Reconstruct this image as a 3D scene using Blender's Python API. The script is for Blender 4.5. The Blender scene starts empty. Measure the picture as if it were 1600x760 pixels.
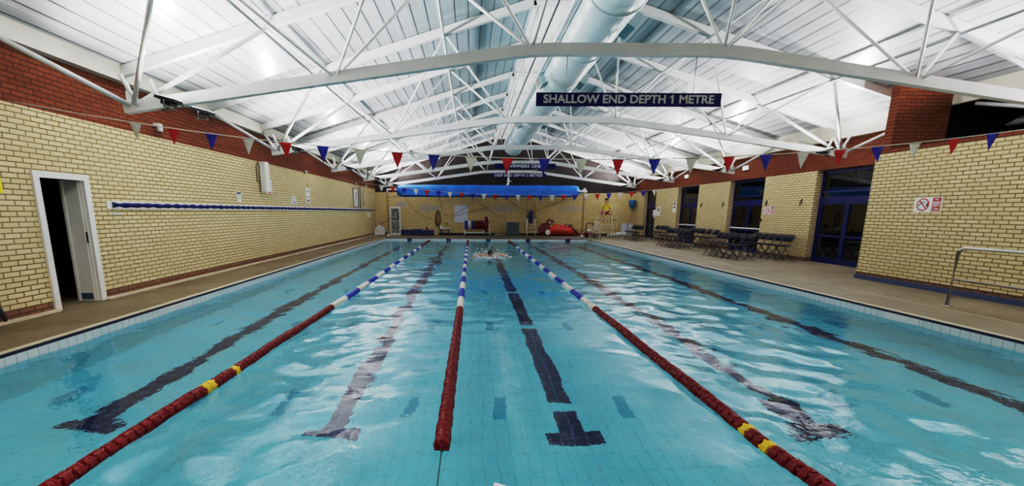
import bpy, bmesh, math, random
from mathutils import Vector, Matrix, noise
random.seed(7)
C = bpy.context.scene.collection
PI = math.pi
V = Vector

# ------------------------------------------------------------------ materials
class NT:
    def __init__(s, name):
        s.m = bpy.data.materials.new(name); s.m.use_nodes = True
        s.t = s.m.node_tree; s.n = s.t.nodes; s.l = s.t.links
        s.bsdf = s.n['Principled BSDF']; s.out = s.n['Material Output']
        s._xyz = None
    def new(s, typ, **kw):
        n = s.n.new(typ)
        for k, v in kw.items():
            if hasattr(n, k): setattr(n, k, v)
            else: n.inputs[k].default_value = v
        return n
    def put(s, sock, v):
        if isinstance(v, bpy.types.NodeSocket): s.l.new(v, sock)
        else:
            if isinstance(v, (tuple, list)) and len(v) == 3 and sock.type == 'RGBA': v = (*v, 1)
            sock.default_value = v
    def math(s, op, a, b=None, c=None):
        n = s.n.new('ShaderNodeMath'); n.operation = op
        for i, v in enumerate((a, b, c)):
            if v is not None: s.put(n.inputs[i], v)
        return n.outputs[0]
    def xyz(s):
        if s._xyz is None:
            g = s.n.new('ShaderNodeNewGeometry'); x = s.n.new('ShaderNodeSeparateXYZ')
            s.l.new(g.outputs['Position'], x.inputs[0]); s.pos = g.outputs['Position']
            s._xyz = x.outputs
        return s._xyz
    def vec(s, x, y, z=0.0):
        n = s.n.new('ShaderNodeCombineXYZ')
        for i, v in enumerate((x, y, z)): s.put(n.inputs[i], v)
        return n.outputs[0]
    def mix(s, f, a, b):
        n = s.n.new('ShaderNodeMix'); n.data_type = 'RGBA'
        s.put(n.inputs[0], f); s.put(n.inputs[6], a); s.put(n.inputs[7], b)
        return n.outputs[2]
    def noise(s, scale, detail=3, rough=.5, vec=None, out='Fac'):
        n = s.n.new('ShaderNodeTexNoise'); n.inputs['Scale'].default_value = scale
        n.inputs['Detail'].default_value = detail; n.inputs['Roughness'].default_value = rough
        if vec is None: s.xyz(); vec = s.pos
        s.l.new(vec, n.inputs['Vector']); return n.outputs[out]
    def ramp(s, v, a, b):
        n = s.n.new('ShaderNodeMapRange'); n.clamp = True
        s.put(n.inputs[0], v); n.inputs[1].default_value = a; n.inputs[2].default_value = b
        return n.outputs[0]
    def bump(s, h, strength=.3, dist=.01):
        n = s.n.new('ShaderNodeBump'); n.inputs['Strength'].default_value = strength
        n.inputs['Distance'].default_value = dist
        s.l.new(h, n.inputs['Height']); s.l.new(n.outputs[0], s.bsdf.inputs['Normal'])
    def set(s, **kw):
        for k, v in kw.items(): s.put(s.bsdf.inputs[k.replace('_', ' ')], v)
        return s.m

def plain(name, col, rough=.5, metal=0.0, var=.08, scale=6, spec=.5, emit=None, es=1.0):
    t = NT(name)
    f = t.noise(scale, 3)
    c = t.mix(t.ramp(f, .3, .7), tuple(max(0, k*(1-var)) for k in col), tuple(min(1, k*(1+var)) for k in col))
    t.set(Base_Color=c, Roughness=rough, Metallic=metal)
    t.bsdf.inputs['Specular IOR Level'].default_value = spec
    if emit: t.set(Emission_Color=emit, Emission_Strength=es)
    return t.m

def brick(name, c1, c2, mortar, axis='y', dots=None, w=.225, h=.075, ms=.0095, patches=None, rough=.85):
    t = NT(name); x = t.xyz()
    u = x[1] if axis == 'y' else x[0]
    b = t.n.new('ShaderNodeTexBrick'); b.offset = .5
    t.l.new(t.vec(u, x[2]), b.inputs['Vector'])
    b.inputs['Scale'].default_value = 1; b.inputs['Brick Width'].default_value = w
    b.inputs['Row Height'].default_value = h; b.inputs['Mortar Size'].default_value = ms
    b.inputs['Mortar Smooth'].default_value = .1; b.inputs['Bias'].default_value = 0
    for k, c in (('Color1', c1), ('Color2', c2), ('Mortar', mortar)): b.inputs[k].default_value = (*c, 1)
    col = b.outputs['Color']
    n = t.noise(1.1, 5, .6)
    col = t.mix(t.math('MULTIPLY', t.ramp(n, .42, .75), .35), col, tuple(.62*k for k in c1))
    n2 = t.noise(45, 2)
    col = t.mix(t.math('MULTIPLY', t.ramp(n2, .35, .7), .16), col, tuple(min(1, 1.25*k) for k in c2))
    if patches:
        for (px, pz, rx, rz, pc) in patches:
            dx = t.math('DIVIDE', t.math('SUBTRACT', u, px), rx); dz = t.math('DIVIDE', t.math('SUBTRACT', x[2], pz), rz)
            r = t.math('ADD', t.math('MULTIPLY', dx, dx), t.math('MULTIPLY', dz, dz))
            r = t.math('ADD', r, t.math('MULTIPLY', t.noise(3, 2), .9))
            f = t.math('MULTIPLY', t.math('SUBTRACT', 1, t.ramp(r, .55, 1.25)), .55)
            col = t.mix(f, col, pc)
    hgt = b.outputs['Fac']
    if dots:
        dw, dh, dr = dots
        row = t.math('FLOOR', t.math('DIVIDE', x[2], dh))
        off = t.math('MULTIPLY', t.math('MODULO', row, 2.0), dw*.5)
        fu = t.math('SUBTRACT', t.math('FRACT', t.math('DIVIDE', t.math('ADD', t.math('ADD', u, off), 50*dw), dw)), .5)
        fv = t.math('SUBTRACT', t.math('FRACT', t.math('DIVIDE', x[2], dh)), .5)
        du = t.math('MULTIPLY', fu, dw); dv = t.math('MULTIPLY', fv, dh)
        d = t.math('SQRT', t.math('ADD', t.math('MULTIPLY', du, du), t.math('MULTIPLY', dv, dv)))
        col = t.mix(t.math('MULTIPLY', t.math('LESS_THAN', d, dr), .85), col, (.045, .03, .012))
    t.set(Base_Color=col, Roughness=rough)
    t.bsdf.inputs['Specular IOR Level'].default_value = .2
    t.bump(t.math('SUBTRACT', 1, hgt), .6, .008)
    return t.m

YEL1, YEL2, YMOR = (.68, .58, .37), (.60, .495, .29), (.18, .12, .05)
RED1, RED2, RMOR = (.235, .078, .038), (.185, .058, .028), (.08, .035, .02)
M = {}
M['yellow_y'] = brick('yellow_brick', YEL1, YEL2, YMOR, 'y')
M['yellow_x'] = brick('yellow_brick_end', YEL1, YEL2, YMOR, 'x')
M['red_y'] = brick('red_brick', RED1, RED2, RMOR, 'y')
M['red_x'] = brick('red_brick_end', RED1, RED2, RMOR, 'x')
M['brown_y'] = brick('brown_base_brick', (.27, .15, .10), (.21, .115, .075), (.08, .045, .025), 'y')
M['brown_x'] = brick('brown_base_brick_end', (.27, .15, .10), (.21, .115, .075), (.08, .045, .025), 'x')
LIL = (.40, .40, .52)
M['back_brick'] = brick('perforated_yellow_brick', (.80, .66, .38), (.70, .56, .30), (.36, .27, .12), 'x',
                        dots=(.17, .115, .029),
                        patches=[(-2.9, 1.75, 1.0, .28, LIL), (2.1, 1.75, 1.0, .4, LIL), (6.6, 1.75, 1.3, .3, (.42, .44, .44)), (-4.6, 2.0, .6, .25, LIL)])
M['blue_base'] = plain('blue_skirting_paint', (.055, .09, .19), .5)
M['white_paint'] = plain('white_gloss_paint', (.78, .78, .76), .35, var=.04)
M['white_steel'] = plain('white_painted_steel', (.68, .68, .68), .38, var=.05, scale=3)
M['cream'] = plain('cream_paint', (.70, .66, .56), .6, var=.06, scale=2)
M['white_board'] = plain('white_board', (.75, .75, .74), .4, var=.03)
M['white_cool'] = plain('cool_white_plastic', (.58, .62, .72), .4, var=.05)
M['navy'] = plain('navy_sign', (.004, .007, .11), .5, var=.05, spec=.2)
M['letter'] = plain('grey_white_lettering', (.52, .53, .56), .5, var=.03)
M['letter_white'] = plain('white_lettering', (.75, .76, .8), .5, var=.03)
M['red_flag'] = plain('red_flag_cloth', (.48, .012, .02), .7)
M['blue_flag'] = plain('blue_flag_cloth', (.016, .022, .37), .7)
M['white_flag'] = plain('white_flag_cloth', (.62, .64, .60), .7)
M['rope'] = plain('white_cord', (.6, .58, .54), .7)
M['float_red'] = plain('dark_red_float_plastic', (.17, .006, .009), .4, spec=.3)
M['float_white'] = plain('white_float_plastic', (.74, .72, .66), .35)
M['float_blue'] = plain('blue_float_plastic', (.018, .035, .36), .3)
M['float_yellow'] = plain('yellow_float_plastic', (.75, .5, .03), .35)
M['cable'] = plain('green_steel_cable', (.03, .16, .15), .4, .4)
M['blue_frame'] = plain('blue_painted_frame', (.004, .009, .10), .4, spec=.3)
M['chrome'] = plain('stainless_tube', (.62, .58, .54), .28, 1.0, var=.05)
M['black'] = plain('black_plastic', (.012, .012, .013), .45)
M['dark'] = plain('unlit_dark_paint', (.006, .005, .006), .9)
M['dim_wall'] = plain('dim_corridor_paint', (.18, .15, .10), .8)
M['chair_frame'] = plain('brown_grey_steel_tube', (.20, .16, .14), .35, .6)
M['chair_pad'] = plain('navy_vinyl', (.006, .006, .03), .6, spec=.25)
M['bluefoam'] = plain('dark_blue_vinyl', (.015, .018, .13), .5)
M['cover_blue'] = plain('bright_blue_tarpaulin', (.02, .21, .74), .32, var=.18, scale=2)
M['inflatable'] = plain('orange_red_pvc', (.55, .04, .012), .35, var=.2, scale=2)
M['darkred'] = plain('dark_red_pvc', (.20, .012, .014), .4)
M['tan'] = plain('tan_painted_post', (.36, .25, .11), .5)
M['hose'] = plain('brown_hose_rubber', (.17, .085, .022), .6)
M['crate'] = plain('grey_green_crate_plastic', (.07, .12, .13), .5)
M['skin'] = plain('skin', (.55, .30, .20), .5)
M['shirt'] = plain('yellow_shirt_cloth', (.80, .66, .02), .8)
M['shorts'] = plain('red_shorts_cloth', (.40, .02, .025), .8)
M['hair'] = plain('dark_hair', (.012, .008, .006), .6)
M['beige'] = plain('beige_plastic', (.52, .40, .22), .5)
M['brown_panel'] = plain('brown_panel', (.23, .18, .09), .5)
M['yellow'] = plain('yellow_sign', (.8, .65, .02), .5)
M['sign_red'] = plain('sign_red', (.42, .02, .03), .45)
M['exit_green'] = plain('lit_exit_sign', (.55, .72, .62), .4, emit=(.6, .85, .72), es=1.2)
M['lampglass'] = plain('lamp_glass', (.5, .5, .5), .2, emit=(1, .97, .95), es=3.0)
M['foam_white'] = plain('white_foam', (.9, .93, .95), .6)
M['steel_grey'] = plain('grey_steel', (.22, .23, .24), .35, .7)
M['duct'] = None

def mk_duct():
    t = NT('pale_duct_sheet'); x = t.xyz()
    seam = t.math('PINGPONG', x[1], .6)
    n = t.noise(2, 4)
    c = t.mix(t.ramp(n, .3, .7), (.36, .47, .50), (.47, .56, .58))
    c = t.mix(t.math('LESS_THAN', seam, .012), c, (.38, .46, .48))
    t.set(Base_Color=c, Roughness=.3, Metallic=.25)
    t.bump(t.math('ADD', t.math('MULTIPLY', t.math('SINE', t.math('MULTIPLY', x[1], 10.47)), .3), t.noise(1.2, 2)), .25, .05)
    return t.m
M['duct'] = mk_duct()

def mk_ceiling():
    t = NT('white_metal_cladding'); x = t.xyz()
    s = t.math('MULTIPLY', x[0], 1.044)
    p = t.math('FRACT', t.math('DIVIDE', t.math('ADD', s, 40), .30))
    dark = t.math('LESS_THAN', p, .095)
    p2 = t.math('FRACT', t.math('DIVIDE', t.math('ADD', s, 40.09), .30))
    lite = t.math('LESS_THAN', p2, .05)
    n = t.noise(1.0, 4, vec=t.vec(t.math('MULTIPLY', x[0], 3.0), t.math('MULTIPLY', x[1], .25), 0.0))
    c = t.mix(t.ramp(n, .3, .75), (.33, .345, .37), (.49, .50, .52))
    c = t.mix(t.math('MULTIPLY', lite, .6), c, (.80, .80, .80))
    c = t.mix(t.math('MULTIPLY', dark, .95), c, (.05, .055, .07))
    # weaker light and teal pool bounce near the ridge, painted into the colour
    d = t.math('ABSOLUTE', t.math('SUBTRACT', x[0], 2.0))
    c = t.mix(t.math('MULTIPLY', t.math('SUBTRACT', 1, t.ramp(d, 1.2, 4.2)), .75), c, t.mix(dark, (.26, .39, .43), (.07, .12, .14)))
    t.set(Base_Color=c, Roughness=.36)
    h = t.math('SUBTRACT', t.math('MULTIPLY', t.noise(2.2, 3, vec=t.vec(t.math('MULTIPLY', x[0], 4), x[1], 0.0)), .35), dark)
    t.bump(h, .5, .012)
    return t.m
M['ceiling'] = mk_ceiling()

def mk_gable():
    t = NT('dark_stained_boards'); x = t.xyz()
    p = t.math('FRACT', t.math('DIVIDE', t.math('ADD', x[0], 40), .16))
    gap = t.math('LESS_THAN', p, .22)
    n = t.noise(1.5, 4)
    c = t.mix(t.ramp(n, .35, .7), (.018, .011, .010), (.05, .034, .030))
    c = t.mix(gap, c, (.004, .003, .003))
    t.set(Base_Color=c, Roughness=.5); t.bump(t.math('SUBTRACT', 1, gap), .6, .02)
    return t.m
M['gable'] = mk_gable()

def mk_deck():
    t = NT('brown_grey_concrete_deck'); x = t.xyz()
    n = t.noise(.9, 6, .6); n2 = t.noise(28, 3)
    c = t.mix(t.ramp(n, .3, .72), (.125, .092, .05), (.235, .185, .115))
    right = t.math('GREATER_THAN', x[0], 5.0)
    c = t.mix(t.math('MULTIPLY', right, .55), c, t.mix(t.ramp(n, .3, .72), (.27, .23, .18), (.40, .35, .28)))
    c = t.mix(t.math('MULTIPLY', t.ramp(n2, .3, .75), .25), c, (.10, .075, .045))
    wet = t.ramp(t.noise(1.3, 3, vec=t.vec(t.math('MULTIPLY', x[0], 1.3), t.math('MULTIPLY', x[1], .6), 3.0)), .55, .72)
    c = t.mix(t.math('MULTIPLY', wet, .35), c, (.09, .07, .04))
    groove = t.math('LESS_THAN', t.math('ABSOLUTE', t.math('SUBTRACT', x[0], 7.77)), .018)
    c = t.mix(groove, c, (.46, .40, .31))
    t.set(Base_Color=c, Roughness=t.math('SUBTRACT', .62, t.math('MULTIPLY', wet, .3)))
    t.bump(n2, .25, .004)
    return t.m
M['deck'] = mk_deck()

def mk_pool(name, wall=None):
    t = NT(name); x = t.xyz()
    n = t.noise(.8, 3)
    if wall is None:
        b = t.n.new('ShaderNodeTexBrick'); b.offset = 0
        t.l.new(t.vec(t.math('ADD', x[0], -.02), x[1]), b.inputs['Vector'])
        b.inputs['Scale'].default_value = 1; b.inputs['Brick Width'].default_value = .125
        b.inputs['Row Height'].default_value = .25; b.inputs['Mortar Size'].default_value = .0035
        b.inputs['Mortar Smooth'].default_value = .2
        grout = b.outputs['Fac']
        base = t.mix(t.ramp(n, .3, .7), (.185, .615, .77), (.225, .675, .83))
        c = t.mix(t.math('MULTIPLY', grout, .75), base, (.10, .42, .50))
        lat = t.math('ABSOLUTE', t.math('MULTIPLY', t.math('SUBTRACT', t.math('FRACT', t.math('ADD', t.math('DIVIDE', t.math('SUBTRACT', x[0], 1.02), 2.38), 10.5)), .5), 2.38))
        fy = t.math('ABSOLUTE', t.math('MULTIPLY', t.math('SUBTRACT', t.math('FRACT', t.math('DIVIDE', t.math('ADD', t.math('SUBTRACT', x[1], 4.62), 31.5), 3.0)), .5), 3.0))
        stem = t.math('MULTIPLY', t.math('LESS_THAN', lat, .125), t.math('MULTIPLY', t.math('GREATER_THAN', x[1], 3.88), t.math('LESS_THAN', x[1], 24.0)))
        bar = t.math('MULTIPLY', t.math('LESS_THAN', lat, .28), t.math('LESS_THAN', t.math('ABSOLUTE', t.math('SUBTRACT', x[1], 4.0)), .12))
        bar2 = t.math('MULTIPLY', t.math('LESS_THAN', lat, .28), t.math('LESS_THAN', t.math('ABSOLUTE', t.math('SUBTRACT', x[1], 23.9)), .12))
        dark = t.math('MAXIMUM', stem, t.math('MAXIMUM', bar, bar2))
        brk = t.math('MULTIPLY', t.math('LESS_THAN', fy, .10), t.math('LESS_THAN', t.math('ABSOLUTE', t.math('SUBTRACT', x[0], 1.02)), .3))
        dark = t.math('MULTIPLY', dark, t.math('SUBTRACT', 1, brk))
        mark = t.math('MULTIPLY', t.math('LESS_THAN', t.math('ABSOLUTE', t.math('SUBTRACT', lat, .69)), .065), t.math('LESS_THAN', fy, .24))
        mark = t.math('MULTIPLY', mark, t.math('LESS_THAN', x[1], 12.5))
        c = t.mix(t.math('MULTIPLY', mark, .9), c, (.025, .33, .52))
        dcol = t.mix(grout, (.003, .009, .075), (.16, .23, .42))
        c = t.mix(dark, c, dcol)
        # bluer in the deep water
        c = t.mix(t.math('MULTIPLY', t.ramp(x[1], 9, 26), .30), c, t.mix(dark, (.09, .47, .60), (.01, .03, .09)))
    else:
        u = x[1] if wall == 'y' else x[0]
        fu = t.math('FRACT', t.math('DIVIDE', t.math('ADD', u, 50), .125))
        j = t.math('LESS_THAN', fu, .07)
        below = t.math('LESS_THAN', x[2], -.165)
        c = t.mix(t.math('MULTIPLY', j, .7), (.66, .71, .72), (.24, .28, .30))
        c = t.mix(below, c, t.mix(t.math('MULTIPLY', j, .5), (.27, .66, .74), (.12, .42, .5)))
        c = t.mix(t.math('GREATER_THAN', x[2], -.03), c, (.012, .018, .05))
    t.set(Base_Color=c, Roughness=.4)
    return t.m
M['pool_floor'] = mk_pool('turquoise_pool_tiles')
M['pool_wall_y'] = mk_pool('pool_side_tiles', 'y')
M['pool_wall_x'] = mk_pool('pool_end_tiles', 'x')
M['coping'] = plain('pale_coping_tile', (.56, .49, .37), .5, var=.08, scale=4)

def mk_water():
    t = NT('clear_pool_water')
    t.set(Base_Color=(.90, .985, 1.0), Roughness=0.0, IOR=1.333, Transmission_Weight=1.0)
    x = t.xyz()
    n = t.noise(5.5, 3, .55, vec=t.vec(x[0], t.math('MULTIPLY', x[1], .9), 0.0))
    calm = t.ramp(t.math('ABSOLUTE', t.math('SUBTRACT', x[0], .95)), .8, 1.5)
    n = t.math('MULTIPLY', n, t.math('ADD', .35, t.math('MULTIPLY', calm, .65)))
    t.bump(n, .2, .05)
    return t.m
M['water'] = mk_water()

def mk_glass():
    t = NT('door_glass')
    tr = t.n.new('ShaderNodeBsdfTransparent'); tr.inputs[0].default_value = (.55, .57, .55, 1)
    gl = t.n.new('ShaderNodeBsdfGlossy'); gl.inputs['Roughness'].default_value = .02
    gl.inputs['Color'].default_value = (.9, .9, .9, 1)
    mx = t.n.new('ShaderNodeMixShader'); fr = t.n.new('ShaderNodeFresnel'); fr.inputs[0].default_value = 1.55
    t.l.new(t.math('ADD', fr.outputs[0], .06), mx.inputs[0]); t.l.new(tr.outputs[0], mx.inputs[1]); t.l.new(gl.outputs[0], mx.inputs[2])
    t.l.new(mx.outputs[0], t.out.inputs[0])
    t.n.remove(t.bsdf)
    return t.m
M['glass'] = mk_glass()

def mk_mottle():
    t = NT('mottled_grey_glass')
    n = t.noise(9, 5, .7)
    t.set(Base_Color=t.mix(t.ramp(n, .42, .58), (.07, .085, .08), (.36, .38, .36)), Roughness=.3)
    return t.m
M['mottle'] = mk_mottle()

# ------------------------------------------------------------------ mesh helpers
class MB:
    def __init__(s): s.b = bmesh.new(); s.mi = 0
    def _mark(s, f0):
        for f in s.b.faces[f0:] if False else []: pass
    def box(s, a, b, mi=0, rot=None, piv=None):
        x0, y0, z0 = a; x1, y1, z1 = b
        vs = [s.b.verts.new(p) for p in ((x0,y0,z0),(x1,y0,z0),(x1,y1,z0),(x0,y1,z0),(x0,y0,z1),(x1,y0,z1),(x1,y1,z1),(x0,y1,z1))]
        if rot is not None:
            pv = V(piv) if piv is not None else (V(a)+V(b))/2
            for v in vs: v.co = rot @ (v.co-pv) + pv
        for q in ((0,3,2,1),(4,5,6,7),(0,1,5,4),(1,2,6,5),(2,3,7,6),(3,0,4,7)):
            f = s.b.faces.new([vs[i] for i in q]); f.material_index = mi
        return s
    def quad(s, pts, mi=0):
        f = s.b.faces.new([s.b.verts.new(p) for p in pts]); f.material_index = mi; return s
    def ring(s, c, d, r, n, up=None):
        d = d.normalized(); a = up if up else (V((0,0,1)) if abs(d.z) < .9 else V((1,0,0)))
        u = d.cross(a).normalized(); w = d.cross(u)
        return [s.b.verts.new(c + r*(math.cos(2*PI*i/n)*u + math.sin(2*PI*i/n)*w)) for i in range(n)]
    def tube(s, pts, r, n=8, mi=0, closed=False, cap=True, rs=None):
        pts = [V(p) for p in pts]; rings = []; k = len(pts)
        for i, p in enumerate(pts):
            if closed: d = (pts[(i+1) % k]-pts[i-1])
            elif i == 0: d = pts[1]-p
            elif i == k-1: d = p-pts[i-1]
            else: d = (pts[i+1]-p).normalized()+(p-pts[i-1]).normalized()
            rings.append(s.ring(p, d, rs[i] if rs else r, n))
        for i in range(k if closed else k-1):
            A, B = rings[i], rings[(i+1) % k]
            # align
            best = 0
            if True:
                best = min(range(n), key=lambda o: (A[0].co-B[o].co).length) if n <= 16 else 0
            for j in range(n):
                f = s.b.faces.new((A[j], A[(j+1) % n], B[(j+1+best) % n], B[(j+best) % n])); f.material_index = mi; f.smooth = True
            if best: rings[(i+1) % k] = B[best:]+B[:best]
        if cap and not closed:
            for R in (rings[0], rings[-1]):
                try: s.b.faces.new(R).material_index = mi
                except ValueError: pass
        return s
    def lathe(s, prof, c=(0,0,0), axis='z', n=16, mi=0, smooth=True):
        c = V(c); rings = []
        for r, h in prof:
            R = []
            for i in range(n):
                a = 2*PI*i/n; p = (r*math.cos(a), r*math.sin(a), h)
                if axis == 'y': p = (p[0], p[2], p[1])
                if axis == 'x': p = (p[2], p[0], p[1])
                R.append(s.b.verts.new(c+V(p)))
            rings.append(R)
        for A, B in zip(rings, rings[1:]):
            for j in range(n):
                f = s.b.faces.new((A[j], A[(j+1) % n], B[(j+1) % n], B[j])); f.material_index = mi; f.smooth = smooth
        for R in (rings[0], rings[-1]):
            f = s.b.faces.new(R); f.material_index = mi
        return s
    def blob(s, c, r, sc=(1,1,1), mi=0, sub=2, jit=0):
        g = bmesh.ops.create_icosphere(s.b, subdivisions=sub, radius=1)
        for v in g['verts']:
            k = 1+jit*noise.noise(v.co*2.3+V(c)*7)
            v.co = V((v.co.x*sc[0]*r*k, v.co.y*sc[1]*r*k, v.co.z*sc[2]*r*k))+V(c)
            for f in v.link_faces: f.material_index = mi; f.smooth = True
        return s
    def prism(s, poly, h0, h1, axis='z', mi=0):
        def P(a, b, h): return {'z': (a, b, h), 'y': (a, h, b), 'x': (h, a, b)}[axis]
        A = [s.b.verts.new(P(a, b, h0)) for a, b in poly]; B = [s.b.verts.new(P(a, b, h1)) for a, b in poly]
        n = len(poly)
        for q in [A[::-1], B] + [(A[i], A[(i+1) % n], B[(i+1) % n], B[i]) for i in range(n)]:
            f = s.b.faces.new(q); f.material_index = mi
        return s
    def bevel(s, w, seg=2):
        bmesh.ops.bevel(s.b, geom=[e for e in s.b.edges], offset=w, segments=seg, affect='EDGES', profile=.5); return s
    def build(s, name, mats, parent=None, smooth=False, loc=None, rot=None):
        bmesh.ops.recalc_face_normals(s.b, faces=s.b.faces[:])
        me = bpy.data.meshes.new(name); s.b.to_mesh(me); s.b.free()
        for m in (mats if isinstance(mats, (list, tuple)) else [mats]): me.materials.append(M[m] if isinstance(m, str) else m)
        if smooth:
            for p in me.polygons: p.use_smooth = True
        o = bpy.data.objects.new(name, me); C.objects.link(o)
        if parent is not None: o.parent = parent
        if loc: o.location = loc
        if rot: o.rotation_euler = rot
        return o

def tag(o, label, cat, group=None, kind=None):
    o['label'] = label; o['category'] = cat
    if group: o['group'] = group
    if kind: o['kind'] = kind
    return o
def thing(name, label, cat, loc=(0,0,0), rz=0, group=None):
    o = bpy.data.objects.new(name, None); o.empty_display_size = .1; C.objects.link(o)
    o.location = loc; o.rotation_euler = (0, 0, rz)
    return tag(o, label, cat, group)
def struct(o): o['kind'] = 'structure'; return o
def dup(root, loc, rz=0, label=None):
    r = root.copy(); C.objects.link(r); r.location = loc; r.rotation_euler = (0, 0, rz)
    if label: r['label'] = label
    for ch in list(root.children):
        c = ch.copy(); C.objects.link(c); c.parent = r
        for g in ch.children:
            d = g.copy(); C.objects.link(d); d.parent = c
    return r
def text_mesh(txt, size, name, mat, parent, loc, rot, width=None, bold=.0, align='CENTER', extrude=.002):
    cu = bpy.data.curves.new(name+'_curve', 'FONT'); cu.body = txt; cu.size = size
    cu.align_x = align; cu.align_y = 'CENTER'; cu.extrude = extrude; cu.offset = size*.026; cu.resolution_u = 3
    t = bpy.data.objects.new('tmp_text', cu); C.objects.link(t)
    dg = bpy.context.evaluated_depsgraph_get(); dg.update()
    me = bpy.data.meshes.new_from_object(t.evaluated_get(dg)); me.name = name
    bpy.data.objects.remove(t)
    if width:
        xs = [v.co.x for v in me.vertices]; w = max(xs)-min(xs); mid = (max(xs)+min(xs))/2
        for v in me.vertices: v.co.x = (v.co.x-mid)*width/w
    me.materials.clear(); me.materials.append(M[mat])
    o = bpy.data.objects.new(name, me); C.objects.link(o); o.location = loc; o.rotation_euler = rot
    if parent is not None: o.parent = parent
    return o
def text_width(txt, size):
    cu = bpy.data.curves.new('w', 'FONT'); cu.body = txt; cu.size = size; cu.offset = size*.026
    t = bpy.data.objects.new('tmp_w', cu); C.objects.link(t); dg = bpy.context.evaluated_depsgraph_get(); dg.update()
    me = t.evaluated_get(dg).to_mesh(); xs = [v.co.x for v in me.vertices]; ys_ = [v.co.y for v in me.vertices]
    r = (min(xs), max(xs), min(ys_), max(ys_)); t.evaluated_get(dg).to_mesh_clear(); bpy.data.objects.remove(t); return r
def skin_body(name, joints, edges, mat, parent=None, sub=2, root=0):
    me = bpy.data.meshes.new(name); me.from_pydata([j[0] for j in joints], edges, [])
    o = bpy.data.objects.new(name, me); C.objects.link(o)
    m = o.modifiers.new('skin', 'SKIN'); m.use_smooth_shade = True
    for i, sv in enumerate(me.skin_vertices[0].data):
        r = joints[i][1]; sv.radius = r if isinstance(r, tuple) else (r, r); sv.use_root = (i == root)
    s = o.modifiers.new('sub', 'SUBSURF'); s.levels = sub; s.render_levels = sub
    dg = bpy.context.evaluated_depsgraph_get(); dg.update()
    m2 = bpy.data.meshes.new_from_object(o.evaluated_get(dg)); m2.name = name
    bpy.data.objects.remove(o)
    m2.materials.clear(); m2.materials.append(M[mat])
    for p in m2.polygons: p.use_smooth = True
    o = bpy.data.objects.new(name, m2); C.objects.link(o)
    if parent is not None: o.parent = parent
    return o

# ------------------------------------------------------------------ dimensions
WL, WR, NR = -6.35, 10.9, 9.28       # left wall, right wall piers, projecting near wall
Y0, YB = -2.5, 30.1                   # wall behind the camera, back wall
PL, PR, PN, PF = -4.97, 6.72, 1.0, 26.0
WZ = -.13
XC = 2.44
def fz(y): return WZ-1.0-(y-PN)/(PF-PN)

# ------------------------------------------------------------------ setting
# floor (deck ring)
b = MB()
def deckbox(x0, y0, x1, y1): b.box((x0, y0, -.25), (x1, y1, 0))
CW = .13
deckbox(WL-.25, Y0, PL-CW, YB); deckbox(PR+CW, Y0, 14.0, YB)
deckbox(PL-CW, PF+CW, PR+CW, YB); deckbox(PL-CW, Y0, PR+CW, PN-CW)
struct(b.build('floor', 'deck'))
b = MB()
b.box((PL-CW, PN-CW, -.2), (PL, PF+CW, .004)); b.box((PR, PN-CW, -.2), (PR+CW, PF+CW, .004))
b.box((PL, PF, -.2), (PR, PF+CW, .004)); b.box((PL, PN-CW, -.2), (PR, PN, .004))
struct(b.build('trim_1', 'coping'))
# pool shell
b = MB()
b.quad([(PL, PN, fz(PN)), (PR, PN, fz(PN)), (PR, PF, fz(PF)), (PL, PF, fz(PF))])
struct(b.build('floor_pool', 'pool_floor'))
b = MB(); e = .002
b.box((PL-.02, PN, -2.3), (PL+e, PF, .006)); struct(b.build('wall_pool_left', 'pool_wall_y'))
b = MB(); b.box((PR-e, PN, -2.3), (PR+.02, PF, .006)); struct(b.build('wall_pool_right', 'pool_wall_y'))
b = MB(); b.box((PL, PF-e, -2.3), (PR, PF+.02, .006)); struct(b.build('wall_pool_far', 'pool_wall_x'))
b = MB(); b.box((PL, PN-.02, -1.3), (PR, PN+e, .006)); struct(b.build('wall_pool_near', 'pool_wall_x'))

# water surface with real waves
def wave(x, y):
    calm = min(1, max(0, (abs(x-.95)-.7)/.8))
    if y > 15: calm = max(calm, min(1, (y-15)/5))
    side = 1.0
    if x < -2.6: side = .65
    if x > 4.8: side = .55
    k = (.25+.75*calm)*side
    n = noise.noise
    h = .022*n(V((x*1.05+3, y*.95, .3)))+.024*n(V((x*2.3+y*.5, y*2.0, 5.1)))
    h += .013*n(V((x*4.6+1, y*4.2-x, 9.7)))
    return k*h
nx = 200; xs = [PL+e+(PR-PL-2*e)*i/nx for i in range(nx+1)]
ys = [PN+e]
while ys[-1] < PF-e-.05: ys.append(min(PF-e, ys[-1]+.035+.0045*(ys[-1]-1)))
ys[-1] = PF-e
verts = [(x, y, WZ+wave(x, y)) for y in ys for x in xs]
W1 = nx+1
faces = [(j*W1+i, j*W1+i+1, (j+1)*W1+i+1, (j+1)*W1+i) for j in range(len(ys)-1) for i in range(nx)]
me = bpy.data.meshes.new('pool_water'); me.from_pydata(verts, [], faces); me.materials.append(M['water'])
for p in me.polygons: p.use_smooth = True
wo = bpy.data.objects.new('pool_water', me); C.objects.link(wo)
tag(wo, 'clear turquoise rippling water filling the swimming pool', 'water', kind='stuff')

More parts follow.
